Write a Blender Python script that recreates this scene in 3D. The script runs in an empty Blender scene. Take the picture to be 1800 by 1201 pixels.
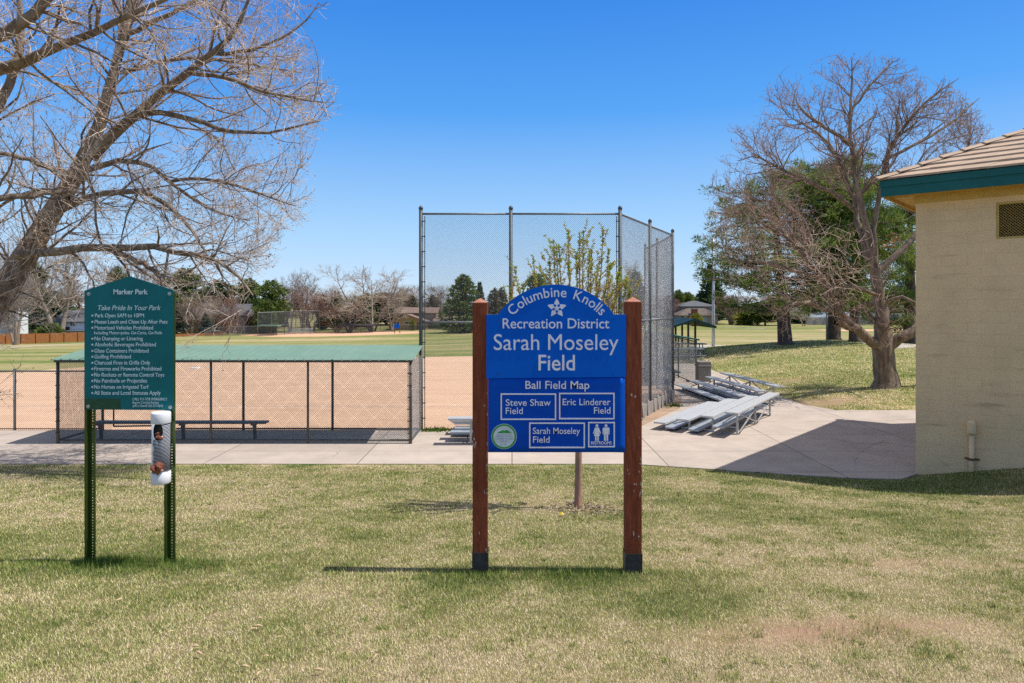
import bpy, bmesh, math, random
import numpy as np
from mathutils import Vector, Matrix

R = math.radians
SC = bpy.context.scene
COL = SC.collection
random.seed(7)
H, F, EYE = 535.0, 1200.0, 3.17          # horizon row, focal length (photo px), eye height over the plaza

# ------------------------------------------------------------------ camera, sky, sun, exposure
cam_d = bpy.data.cameras.new('camera')
cam = bpy.data.objects.new('camera', cam_d)
COL.objects.link(cam)
cam.location = (0, 0, EYE)
cam.rotation_euler = (R(90), 0, 0)
cam_d.sensor_width = 36.0
cam_d.lens = 24.0
cam_d.shift_y = -(600.5 - H) / 1800.0
cam_d.clip_start = 0.1
cam_d.clip_end = 3000.0
SC.camera = cam

SUN_EL, SUN_AZ = R(60.5), R(-3.0)        # azimuth measured from +X towards +Y
world = bpy.data.worlds.new('World')
SC.world = world
world.use_nodes = True
wn, wl = world.node_tree.nodes, world.node_tree.links
bg = wn['Background']
sky = wn.new('ShaderNodeTexSky')
sky.sky_type = 'NISHITA'
sky.sun_disc = False
sky.sun_elevation = SUN_EL
sky.sun_rotation = R(90) - SUN_AZ
sky.altitude = 1700.0
sky.air_density = 1.0
sky.dust_density = 0.25
sky.ozone_density = 2.5
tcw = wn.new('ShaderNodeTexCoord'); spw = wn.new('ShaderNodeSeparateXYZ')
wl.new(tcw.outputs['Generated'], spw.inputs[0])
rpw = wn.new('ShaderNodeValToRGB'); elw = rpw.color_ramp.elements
SKY = ((0.0, (.54, .68, .85)), (0.03, (.47, .64, .86)), (0.11, (.33, .58, .88)), (0.27, (.062, .335, .86)), (0.42, (.014, .21, .76)), (0.58, (.27, .34, .48)), (1.0, (.54, .49, .46)))  # last stops, above the view, are invented pale and bright as added fill light
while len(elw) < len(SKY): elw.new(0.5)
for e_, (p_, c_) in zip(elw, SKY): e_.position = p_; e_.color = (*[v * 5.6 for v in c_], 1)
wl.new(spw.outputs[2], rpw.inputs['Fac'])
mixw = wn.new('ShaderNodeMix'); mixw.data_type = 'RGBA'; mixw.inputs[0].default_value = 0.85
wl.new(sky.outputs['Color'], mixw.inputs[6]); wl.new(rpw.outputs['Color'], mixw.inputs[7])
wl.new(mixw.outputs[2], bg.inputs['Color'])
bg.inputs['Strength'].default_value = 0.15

sun_d = bpy.data.lights.new('sun', 'SUN')
sun_d.energy = 4.1
sun_d.angle = R(0.5)
sun_d.color = (1.0, 0.955, 0.89)
sun = bpy.data.objects.new('sun', sun_d)
COL.objects.link(sun)
sv = Vector((math.cos(SUN_EL) * math.cos(SUN_AZ), math.cos(SUN_EL) * math.sin(SUN_AZ), math.sin(SUN_EL)))
sun.rotation_euler = sv.to_track_quat('Z', 'Y').to_euler()
sun.location = (30, 0, 60)

SC.view_settings.view_transform = 'Standard'
SC.view_settings.look = 'None'
SC.view_settings.gamma = 1.0
SC.view_settings.exposure = 0.38
SC.render.engine = 'CYCLES'
SC.cycles.use_denoising = False
SC.cycles.use_adaptive_sampling = True
SC.cycles.adaptive_threshold = 0.004
SC.cycles.max_bounces = 6
SC.cycles.transparent_max_bounces = 12

# ------------------------------------------------------------------ terrain height
def sstep(a, b, x):
    t = np.clip((np.asarray(x, float) - a) / (b - a), 0, 1)
    return t * t * (3 - 2 * t)

UX, UY = 0.743, -0.669                     # facade direction of the restroom building
def lawn_edge(x):
    return np.interp(x, [-30, 2.4, 3.8, 5.25, 6.2, 7.0, 7.6, 9.0, 14], [13.47, 13.47, 13.05, 12.62, 12.38, 12.3, 12.62, 12.9, 12.9])

def Z(x, y):
    x = np.asarray(x, float); y = np.asarray(y, float)
    z = 0.1075 * np.maximum(0, lawn_edge(x) - y)
    s = (x - 7.51) * UX + (y - 12.7) * UY
    q = (x - 7.51) * -UY + (y - 12.7) * UX
    z = z + 0.16 * np.clip(s, 0, 4) * np.exp(np.minimum(q, 0) / 3.5) * (1 - sstep(1.5, 3.0, q)) * sstep(16, 13, y)
    k = np.interp(x, [-90, -45, -10, 5, 20], [0.040, 0.0355, 0.0300, 0.022, 0.020])
    y0 = np.interp(x, [3, 6], [20, 36])
    z = z - k * np.clip(y - y0, 0, 133 - y0)
    b = 0.085 * np.clip(x - 9.4, 0, 4.6) * sstep(15, 21, y) * (1 - sstep(42, 56, y))
    m = 0.66 * np.exp(-0.5 * ((x - 20.2) / 4.6) ** 2 - 0.5 * ((y - 42) / 6.5) ** 2)
    return z + b + m

def zf(x, y):
    return float(Z(x, y))

def P(px, py, y):
    """world point seen at photo pixel px,py lying at distance y"""
    return Vector(((px - 900) / F * y, y, EYE - (py - H) / F * y))

def G(px, py):
    """point of the terrain seen at a photo pixel"""
    dx, dz = (px - 900) / F, -(py - H) / F
    ys = np.linspace(3, 400, 8000)
    f = EYE + dz * ys - Z(dx * ys, ys)
    i = int(np.argmax(f < 0)) if (f < 0).any() else len(ys) - 1
    return Vector((dx * ys[i], ys[i], zf(dx * ys[i], ys[i])))

# ------------------------------------------------------------------ noise
_rs = np.random.RandomState(3)
_TAB = _rs.rand(256, 256)
def vnoise(x, y):
    xi, yi = np.floor(x).astype(int), np.floor(y).astype(int)
    fx, fy = x - xi, y - yi
    fx = fx * fx * (3 - 2 * fx); fy = fy * fy * (3 - 2 * fy)
    a = _TAB[xi % 256, yi % 256]; b = _TAB[(xi + 1) % 256, yi % 256]
    c = _TAB[xi % 256, (yi + 1) % 256]; d = _TAB[(xi + 1) % 256, (yi + 1) % 256]
    return (a * (1 - fx) + b * fx) * (1 - fy) + (c * (1 - fx) + d * fx) * fy
def fbm(x, y, o=4):
    v, a, t = 0, 1.0, 0
    for i in range(o):
        v = v + a * vnoise(x * 2 ** i + 17.3 * i, y * 2 ** i + 5.1 * i); t += a; a *= 0.55
    return v / t

# ------------------------------------------------------------------ materials
MATS = {}
def nodes_of(m):
    m.use_nodes = True
    return m.node_tree.nodes, m.node_tree.links

def M(name, col, rough=0.7, var=0.25, scale=6.0, metal=0.0, bump=0.15, bscale=40.0, stretch=(1, 1, 1), col2=None, spec=0.35, detail=5.0, coat=0):
    """principled material whose colour wanders between col and col2 with two noises, plus bump"""
    if name in MATS: return MATS[name]
    m = bpy.data.materials.new(name); MATS[name] = m
    n, l = nodes_of(m)
    b = n['Principled BSDF']
    tc = n.new('ShaderNodeTexCoord'); mp = n.new('ShaderNodeMapping')
    mp.inputs['Scale'].default_value = stretch
    l.new(tc.outputs['Object'], mp.inputs['Vector'])
    nz = n.new('ShaderNodeTexNoise'); nz.inputs['Scale'].default_value = scale; nz.inputs['Detail'].default_value = detail
    nz.inputs['Roughness'].default_value = 0.65
    l.new(mp.outputs[0], nz.inputs['Vector'])
    rp = n.new('ShaderNodeValToRGB')
    c2 = col2 if col2 else tuple(c * (1 - var) for c in col)
    rp.color_ramp.elements[0].position = 0.34; rp.color_ramp.elements[1].position = 0.66
    rp.color_ramp.elements[0].color = (*c2, 1); rp.color_ramp.elements[1].color = (*col, 1)
    l.new(nz.outputs['Fac'], rp.inputs['Fac'])
    l.new(rp.outputs['Color'], b.inputs['Base Color'])
    b.inputs['Roughness'].default_value = rough
    b.inputs['Metallic'].default_value = metal
    b.inputs['Specular IOR Level'].default_value = spec
    if coat: b.inputs['Coat Weight'].default_value = coat
    if bump > 0:
        n2 = n.new('ShaderNodeTexNoise'); n2.inputs['Scale'].default_value = bscale; n2.inputs['Detail'].default_value = 6
        l.new(mp.outputs[0], n2.inputs['Vector'])
        bp = n.new('ShaderNodeBump'); bp.inputs['Strength'].default_value = bump; bp.inputs['Distance'].default_value = 0.02
        l.new(n2.outputs['Fac'], bp.inputs['Height'])
        l.new(bp.outputs['Normal'], b.inputs['Normal'])
    return m

def M_attr(name, stops, amp=0.9, rough=0.8, transl=0.3, base='green', fine=0.0):
    """leaf / blade material: colour ramp over attribute base + random"""
    m = bpy.data.materials.new(name); MATS[name] = m
    n, l = nodes_of(m)
    n.remove(n['Principled BSDF'])
    out = n['Material Output']
    a = n.new('ShaderNodeAttribute'); a.attribute_name = base
    r = n.new('ShaderNodeAttribute'); r.attribute_name = 'rnd'
    ma = n.new('ShaderNodeMath'); ma.operation = 'MULTIPLY_ADD'
    ma.inputs[1].default_value = amp
    l.new(r.outputs['Fac'], ma.inputs[0])
    sb = n.new('ShaderNodeMath'); sb.operation = 'SUBTRACT'; sb.inputs[1].default_value = amp * 0.5
    l.new(a.outputs['Fac'], sb.inputs[0])
    l.new(sb.outputs[0], ma.inputs[2])
    rp = n.new('ShaderNodeValToRGB')
    els = rp.color_ramp.elements
    while len(els) < len(stops): els.new(0.5)
    for e, (p, c) in zip(els, stops):
        e.position = p; e.color = (*c, 1)
    l.new(ma.outputs[0], rp.inputs['Fac'])
    d = n.new('ShaderNodeBsdfDiffuse'); t = n.new('ShaderNodeBsdfTranslucent'); mx = n.new('ShaderNodeMixShader')
    mx.inputs[0].default_value = transl
    l.new(rp.outputs['Color'], d.inputs['Color']); l.new(rp.outputs['Color'], t.inputs['Color'])
    l.new(d.outputs[0], mx.inputs[1]); l.new(t.outputs[0], mx.inputs[2])
    l.new(mx.outputs[0], out.inputs['Surface'])
    return m

def M_brick(name, c1, c2, mortar, bw, bh, ms, rough=0.85, plane='XY', var=0.5, bump=0.3, scale_noise=3.0, stain=None, offset=0.5):
    m = bpy.data.materials.new(name); MATS[name] = m
    n, l = nodes_of(m); b = n['Principled BSDF']
    tc = n.new('ShaderNodeTexCoord'); sp = n.new('ShaderNodeSeparateXYZ'); cb = n.new('ShaderNodeCombineXYZ')
    l.new(tc.outputs['Object'], sp.inputs[0])
    l.new(sp.outputs[{'X': 0, 'Y': 1, 'Z': 2}[plane[0]]], cb.inputs[0]); l.new(sp.outputs[{'X': 0, 'Y': 1, 'Z': 2}[plane[1]]], cb.inputs[1])
    br = n.new('ShaderNodeTexBrick')
    br.offset = offset
    br.inputs['Scale'].default_value = 1.0
    br.inputs['Brick Width'].default_value = bw; br.inputs['Row Height'].default_value = bh
    br.inputs['Mortar Size'].default_value = ms; br.inputs['Mortar Smooth'].default_value = 0.2
    br.inputs['Color1'].default_value = (*c1, 1); br.inputs['Color2'].default_value = (*c2, 1); br.inputs['Mortar'].default_value = (*mortar, 1)
    l.new(cb.outputs[0], br.inputs['Vector'])
    nz = n.new('ShaderNodeTexNoise'); nz.inputs['Scale'].default_value = scale_noise; nz.inputs['Detail'].default_value = 8; nz.inputs['Roughness'].default_value = 0.7
    l.new(tc.outputs['Object'], nz.inputs['Vector'])
    rp = n.new('ShaderNodeValToRGB')
    rp.color_ramp.elements[0].position = 0.3; rp.color_ramp.elements[1].position = 0.7
    v = 1 - var
    rp.color_ramp.elements[0].color = (v, v, v, 1); rp.color_ramp.elements[1].color = (1, 1, 1, 1)
    l.new(nz.outputs['Fac'], rp.inputs['Fac'])
    mx = n.new('ShaderNodeMix'); mx.data_type = 'RGBA'; mx.blend_type = 'MULTIPLY'; mx.inputs[0].default_value = 1.0
    l.new(br.outputs['Color'], mx.inputs[6]); l.new(rp.outputs['Color'], mx.inputs[7])
    col = mx.outputs[2]
    if stain:
        n3 = n.new('ShaderNodeTexNoise'); n3.inputs['Scale'].default_value = 1.0; n3.inputs['Detail'].default_value = 7
        mp = n.new('ShaderNodeMapping'); mp.inputs['Scale'].default_value = (1.3, 1.3, 9.0)
        l.new(tc.outputs['Object'], mp.inputs['Vector']); l.new(mp.outputs[0], n3.inputs['Vector'])
        r3 = n.new('ShaderNodeValToRGB'); r3.color_ramp.elements[0].position = 0.58; r3.color_ramp.elements[1].position = 0.74
        r3.color_ramp.elements[0].color = (0, 0, 0, 1); r3.color_ramp.elements[1].color = (0.6, 0.6, 0.6, 1)
        l.new(n3.outputs['Fac'], r3.inputs['Fac'])
        m3 = n.new('ShaderNodeMix'); m3.data_type = 'RGBA'; m3.inputs[7].default_value = (*stain, 1)
        l.new(r3.outputs['Color'], m3.inputs[0]); l.new(col, m3.inputs[6]); col = m3.outputs[2]
    l.new(col, b.inputs['Base Color'])
    b.inputs['Roughness'].default_value = rough
    b.inputs['Specular IOR Level'].default_value = 0.25
    bp = n.new('ShaderNodeBump'); bp.inputs['Strength'].default_value = bump; bp.inputs['Distance'].default_value = 0.01
    ad = n.new('ShaderNodeMath'); ad.operation = 'SUBTRACT'
    n4 = n.new('ShaderNodeTexNoise'); n4.inputs['Scale'].default_value = 45; n4.inputs['Detail'].default_value = 5
    l.new(tc.outputs['Object'], n4.inputs['Vector'])
    l.new(n4.outputs['Fac'], ad.inputs[0]); l.new(br.outputs['Fac'], ad.inputs[1])
    l.new(ad.outputs[0], bp.inputs['Height']); l.new(bp.outputs['Normal'], b.inputs['Normal'])
    return m

# ------------------------------------------------------------------ objects
ORG = {}
def tag(o, label=None, cat=None, group=None, kind=None):
    if label: o['label'] = label
    if cat: o['category'] = cat
    if group: o['group'] = group
    if kind: o['kind'] = kind
    return o

def thing(name, label, cat, loc=(0, 0, 0), rz=0.0, group=None, local=False):
    o = bpy.data.objects.new(name, None); COL.objects.link(o)
    o.empty_display_size = 0.3
    o.location = loc; o.rotation_euler = (0, 0, rz)
    ORG[o.name] = Vector((0, 0, 0)) if local else Vector(loc)
    return tag(o, label, cat, group)

def raw(name, V, Fc, mat, parent=None, smooth=False, attrs=None):
    """mesh from numpy arrays (all faces the same size) or python lists"""
    V = np.asarray(V, np.float32).reshape(-1, 3)
    if parent is not None:
        V = V - np.array(ORG[parent.name], np.float32)
    me = bpy.data.meshes.new(name)
    if isinstance(Fc, np.ndarray):
        k = Fc.shape[1]; nf = len(Fc)
        me.vertices.add(len(V)); me.vertices.foreach_set('co', V.ravel())
        me.loops.add(nf * k); me.loops.foreach_set('vertex_index', Fc.astype(np.int32).ravel())
        me.polygons.add(nf)
        me.polygons.foreach_set('loop_start', np.arange(0, nf * k, k, dtype=np.int32))
        me.update(calc_edges=True)
    else:
        me.from_pydata(V.tolist(), [], Fc); me.update()
    if smooth:
        me.polygons.foreach_set('use_smooth', np.ones(len(me.polygons), bool))
    for k_, a in (attrs or {}).items():
        at = me.attributes.new(k_, 'FLOAT', 'POINT'); at.data.foreach_set('value', np.asarray(a, np.float32))
    for m in (mat if isinstance(mat, (list, tuple)) else [mat]):
        me.materials.append(m)
    o = bpy.data.objects.new(name, me); COL.objects.link(o)
    if parent is not None:
        o.parent = parent; ORG[o.name] = ORG[parent.name]
    else:
        ORG[o.name] = Vector((0, 0, 0))
    return o

class MB:
    def __init__(s): s.v = []; s.f = []; s.mi = []; s.cur = 0
    def add(s, vs, fs):
        b = len(s.v); s.v += [tuple(v) for v in vs]; s.f += [tuple(b + i for i in f) for f in fs]; s.mi += [s.cur] * len(fs); return s
    def box(s, c, d, M3=None):
        c = Vector(c); h = [x / 2 for x in d]
        vs = [Vector((x * h[0], y * h[1], z * h[2])) for x in (-1, 1) for y in (-1, 1) for z in (-1, 1)]
        if M3 is not None: vs = [M3 @ v for v in vs]
        return s.add([c + v for v in vs], [(0, 1, 3, 2), (4, 6, 7, 5), (0, 4, 5, 1), (2, 3, 7, 6), (0, 2, 6, 4), (1, 5, 7, 3)])
    def bb(s, a, b):
        return s.box([(a[i] + b[i]) / 2 for i in range(3)], [abs(b[i] - a[i]) for i in range(3)])
    def bar(s, a, b, w, h, up=(0, 0, 1)):
        a, b = Vector(a), Vector(b); d = b - a; L = d.length; d.normalize()
        u = Vector(up)
        if abs(d.dot(u)) > 0.97: u = Vector((1, 0, 0)) if abs(d.x) < .9 else Vector((0, 1, 0))
        r = d.cross(u).normalized(); u = r.cross(d)
        M3 = Matrix((d, r, u)).transposed()
        return s.box((a + b) / 2, (L, w, h), M3)
    def tube(s, a, b, r0, r1=None, n=8, cap=True):
        r1 = r0 if r1 is None else r1
        return s.path([a, b], [r0, r1], n, cap)
    def path(s, pts, rads, n=8, cap=True):
        pts = [Vector(p) for p in pts]; base = len(s.v); vs = []; fs = []
        for i, p in enumerate(pts):
            t = (pts[min(i + 1, len(pts) - 1)] - pts[max(i - 1, 0)]).normalized()
            u = Vector((0, 0, 1)) if abs(t.z) < 0.9 else Vector((1, 0, 0))
            a = t.cross(u).normalized(); b = t.cross(a)
            for k in range(n):
                an = 2 * math.pi * k / n
                vs.append(p + (a * math.cos(an) + b * math.sin(an)) * rads[i])
        for i in range(len(pts) - 1):
            for k in range(n):
                k2 = (k + 1) % n
                fs.append((i * n + k, (i + 1) * n + k, (i + 1) * n + k2, i * n + k2))
        if cap:
            fs.append(tuple(range(n))); fs.append(tuple(range((len(pts) - 1) * n, len(pts) * n))[::-1])
        return s.add(vs, fs)
    def prism(s, ol, y0, y1):
        """outline of (x, z), extruded from y0 (front, towards the camera) to y1"""
        n = len(ol)
        vs = [(x, y0, z) for x, z in ol] + [(x, y1, z) for x, z in ol]
        fs = [tuple(range(n)), tuple(range(n, 2 * n))[::-1]]
        fs += [(i, n + i, n + (i + 1) % n, (i + 1) % n) for i in range(n)]
        return s.add(vs, fs)
    def slab(s, ol, z0, z1):
        n = len(ol)
        vs = [(x, y, z1) for x, y in ol] + [(x, y, z0) for x, y in ol]
        fs = [tuple(range(n)), tuple(range(n, 2 * n))[::-1]] + [(i, n + i, n + (i + 1) % n, (i + 1) % n) for i in range(n)]
        return s.add(vs, fs)
    def lathe(s, c, prof, n=24):
        c = Vector(c); vs = []; fs = []
        for r, z in prof:
            for k in range(n):
                a = 2 * math.pi * k / n; vs.append(c + Vector((r * math.cos(a), r * math.sin(a), z)))
        for i in range(len(prof) - 1):
            for k in range(n):
                k2 = (k + 1) % n; fs.append((i * n + k, i * n + k2, (i + 1) * n + k2, (i + 1) * n + k))
        fs.append(tuple(range(n))[::-1]); fs.append(tuple(range((len(prof) - 1) * n, len(prof) * n)))
        return s.add(vs, fs)
    def build(s, name, mat, parent=None, smooth=False, bevel=0.0, fix=True):
        o = raw(name, s.v, s.f, mat, parent)
        if isinstance(mat, (list, tuple)) and len(mat) > 1:
            o.data.polygons.foreach_set('material_index', np.array(s.mi, np.int32))
        if fix:
            bm = bmesh.new(); bm.from_mesh(o.data); bmesh.ops.recalc_face_normals(bm, faces=bm.faces); bm.to_mesh(o.data); bm.free()
        if smooth:
            for p in o.data.polygons: p.use_smooth = len(p.vertices) == 4
        if bevel:
            b = o.modifiers.new('bevel', 'BEVEL'); b.width = bevel; b.segments = 2; b.limit_method = 'ANGLE'
        return o

def copy_tree(o, parent=None):
    c = o.copy(); COL.objects.link(c); ORG[c.name] = ORG.get(o.name, Vector((0, 0, 0)))
    if parent is not None: c.parent = parent
    for ch in o.children: copy_tree(ch, c)
    return c

# ------------------------------------------------------------------ text
def text_arrays(s, bold=0.0, shear=0.0):
    c = bpy.data.curves.new('txt', 'FONT'); c.body = s; c.offset = bold; c.shear = shear; c.resolution_u = 4; c.extrude = 0.02
    o = bpy.data.objects.new('txt', c); COL.objects.link(o)
    dg = bpy.context.evaluated_depsgraph_get(); dg.update()
    me = bpy.data.meshes.new_from_object(o.evaluated_get(dg))
    V = np.array([v.co[:] for v in me.vertices]).reshape(-1, 3); Fs = [tuple(p.vertices) for p in me.polygons]
    bpy.data.objects.remove(o); bpy.data.curves.remove(c); bpy.data.meshes.remove(me)
    return V, Fs
_cap = {}
def put_text(mb, s, px0, px1, py, capx, y, bold=0.0, shear=0.0, th=0.0025):
    """s with its left/right ends at photo columns px0/px1, baseline at row py, capital height capx (photo px), on the plane y"""
    V, Fs = text_arrays(s, bold, shear)
    if (bold, shear) not in _cap: _cap[(bold, shear)] = text_arrays('H', bold, shear)[0][:, 1].max()
    a, b = P(px0, py, y), P(px1, py, y)
    sx = (b.x - a.x) / (V[:, 0].max() - V[:, 0].min()); sz = capx / F * y / _cap[(bold, shear)]
    W = np.stack([a.x + (V[:, 0] - V[:, 0].min()) * sx, y - (V[:, 2] + 0.02) / 0.04 * th, a.z + V[:, 1] * sz], 1)
    mb.add(W.tolist(), Fs)

# ------------------------------------------------------------------ chain link
def link_wires(a, b, zb, zt, pitch=0.05, r=0.0021, zb2=None, zt2=None):
    """straight crossing wires filling the upright panel between plan points a and b"""
    a = np.array(a, float); b = np.array(b, float); L = np.linalg.norm(b - a); d = (b - a) / L
    Hh = zt - zb; st = pitch * 1.0
    segs = []
    for sgn in (1, -1):
        c = -Hh if sgn > 0 else 0.0
        while c < (L if sgn > 0 else L + Hh):
            # z = sgn*(s - c)
            if sgn > 0: s0, s1 = max(0, c), min(L, c + Hh)
            else: s0, s1 = max(0, c - Hh), min(L, c)
            if s1 > s0 + 0.005:
                z0, z1 = sgn * (s0 - c), sgn * (s1 - c)
                segs.append((s0, z0, s1, z1, sgn * r * 0.8))
            c += st
    S = np.array(segs)
    nrm = np.array([-d[1], d[0], 0]); dd = np.array([d[0], d[1], 0])
    t = lambda z, s: zb + z + ((zb2 - zb) * s / L if zb2 is not None else 0)
    A = np.stack([a[0] + d[0] * S[:, 0], a[1] + d[1] * S[:, 0], t(S[:, 1], S[:, 0])], 1) + nrm * S[:, 4:5]
    B = np.stack([a[0] + d[0] * S[:, 2], a[1] + d[1] * S[:, 2], t(S[:, 3], S[:, 2])], 1) + nrm * S[:, 4:5]
    T = B - A; T /= np.linalg.norm(T, axis=1, keepdims=True)
    p = np.cross(T, nrm)
    V = []
    for k in range(3):
        an = 2 * math.pi * k / 3 + 0.5
        off = (p * math.cos(an) + nrm * math.sin(an)) * r
        V.append(A + off); V.append(B + off)
    V = np.stack(V, 1)                     # N,6,3
    n = len(V); idx = np.arange(n)[:, None] * 6
    Fq = np.concatenate([idx + np.array([[0, 1, 3, 2]]), idx + np.array([[2, 3, 5, 4]]), idx + np.array([[4, 5, 1, 0]])])
    return V.reshape(-1, 3), Fq
def link_mesh(panels, mat, parent, pitch=0.05, r=0.0021, name='chain_link'):
    Vs, Fs, o = [], [], 0
    for pn in panels:
        v, f = link_wires(*pn[:4], pitch=pitch, r=r, zb2=(pn[4] if len(pn) > 4 else None))
        Vs.append(v); Fs.append(f + o); o += len(v)
    return raw(name, np.concatenate(Vs), np.concatenate(Fs), mat, parent)

# ------------------------------------------------------------------ branches
def tubes(pts, rad, n):
    """pts N,m,3 ; rad N,m -> tube mesh arrays"""
    N, m, _ = pts.shape
    T = np.gradient(pts, axis=1); T /= np.linalg.norm(T, axis=2, keepdims=True) + 1e-9
    ref = np.where(np.abs(T[:, :1, 2:3]) > 0.9, np.array([[[1.0, 0, 0]]]), np.array([[[0, 0, 1.0]]]))
    A = np.cross(T, np.broadcast_to(ref, T.shape)); A /= np.linalg.norm(A, axis=2, keepdims=True) + 1e-9
    B = np.cross(T, A)
    an = 2 * np.pi * np.arange(n) / n
    V = pts[:, :, None, :] + rad[:, :, None, None] * (A[:, :, None, :] * np.cos(an)[None, None, :, None] + B[:, :, None, :] * np.sin(an)[None, None, :, None])
    idx = np.arange(N * m * n).reshape(N, m, n)
    a = idx[:, :-1, :]; b = idx[:, 1:, :]
    Fq = np.stack([a, b, np.roll(b, -1, 2), np.roll(a, -1, 2)], -1).reshape(-1, 4)
    return V.reshape(-1, 3), Fq

def resample(pts, rads, m):
    p = np.array([tuple(q) for q in pts], float); d = np.r_[0, np.cumsum(np.linalg.norm(np.diff(p, axis=0), axis=1))]
    # smooth curve through the points
    t = np.linspace(0, d[-1], m)
    q = np.stack([np.interp(t, d, p[:, i]) for i in range(3)], 1)
    for _ in range(2):
        q[1:-1] = 0.25 * q[:-2] + 0.5 * q[1:-1] + 0.25 * q[2:]
    return q, np.interp(t, d, np.array(rads, float))

def children(rs, pts, rad, count, m, ang, length, up=0.1, jit=0.15, rf=0.6, tmin=0.25, rmax=1.0, droop=0.0, rmin=0.001, flat=1.0, taper=0.35):
    N, k, _ = pts.shape
    L = np.linalg.norm(np.diff(pts, axis=1), axis=2).sum(1)
    par = rs.choice(N, count, p=L / L.sum())
    t = tmin + (1 - tmin) * rs.rand(count) ** 0.8
    f = t * (k - 1); i = np.minimum(f.astype(int), k - 2); w = (f - i)[:, None]
    start = pts[par, i] * (1 - w) + pts[par, i + 1] * w
    tan = pts[par, i + 1] - pts[par, i]; tan /= np.linalg.norm(tan, axis=1, keepdims=True) + 1e-9
    r0 = (rad[par, i] * (1 - w[:, 0]) + rad[par, i + 1] * w[:, 0]) * rf
    r0 = np.clip(r0, rmin, rmax)
    rnd = rs.normal(size=(count, 3)); rnd[:, 2] *= flat
    perp = rnd - tan * (rnd * tan).sum(1, keepdims=True); perp /= np.linalg.norm(perp, axis=1, keepdims=True) + 1e-9
    a = np.radians(rs.uniform(ang[0], ang[1], count))[:, None]
    d = tan * np.cos(a) + perp * np.sin(a)
    ln = rs.uniform(length[0], length[1], count) * (1.15 - 0.5 * t)
    st = (ln / (m - 1))[:, None]
    out = np.zeros((count, m, 3)); out[:, 0] = start; p = start
    for j in range(1, m):
        bias = np.array([0, 0, up - droop * (1 - j / (m - 1)) ])
        d = d + rs.normal(size=(count, 3)) * jit + bias
        d /= np.linalg.norm(d, axis=1, keepdims=True)
        p = p + d * st; out[:, j] = p
    rr = r0[:, None] * np.linspace(1, taper, m)[None, :]
    return out, np.maximum(rr, rmin * 0.7)

def join_arrays(parts):
    Vs, Fs, o = [], [], 0
    for v, f in parts: Vs.append(v); Fs.append(f + o); o += len(v)
    return np.concatenate(Vs), np.concatenate(Fs)

def bits(rs, pts, size, per=1.0, tip=0.6):
    """little double-cone buds near the ends of twigs"""
    N, m, _ = pts.shape
    n = int(N * per); par = rs.choice(N, n, replace=True); t = tip + (1 - tip) * rs.rand(n)
    f = t * (m - 1); i = np.minimum(f.astype(int), m - 2); w = (f - i)[:, None]
    c = pts[par, i] * (1 - w) + pts[par, i + 1] * w
    s = rs.uniform(size * 0.6, size * 1.4, n)[:, None]
    D = rs.normal(size=(n, 3)); D /= np.linalg.norm(D, axis=1, keepdims=True)
    q = rs.normal(size=(n, 3)); A = np.cross(D, q); A /= np.linalg.norm(A, axis=1, keepdims=True); B = np.cross(D, A)
    V = np.stack([c + D * s, c - D * s * 0.4, c + A * s * 0.5, c + (-0.5 * A + 0.87 * B) * s * 0.5, c + (-0.5 * A - 0.87 * B) * s * 0.5], 1)
    idx = np.arange(n)[:, None] * 5
    Fq = np.concatenate([idx + np.array([x]) for x in ((0, 2, 3), (0, 3, 4), (0, 4, 2), (1, 3, 2), (1, 4, 3), (1, 2, 4))])
    return V.reshape(-1, 3), Fq

def spikes(rs, c, d, ln, wd):
    """thin triangles: centres c, directions d, lengths, widths"""
    q = rs.normal(size=c.shape); s = np.cross(d, q); s /= np.linalg.norm(s, axis=1, keepdims=True) + 1e-9
    V = np.stack([c - s * wd[:, None] / 2, c + s * wd[:, None] / 2, c + d * ln[:, None]], 1)
    return V.reshape(-1, 3), np.arange(len(c) * 3).reshape(-1, 3)

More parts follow.
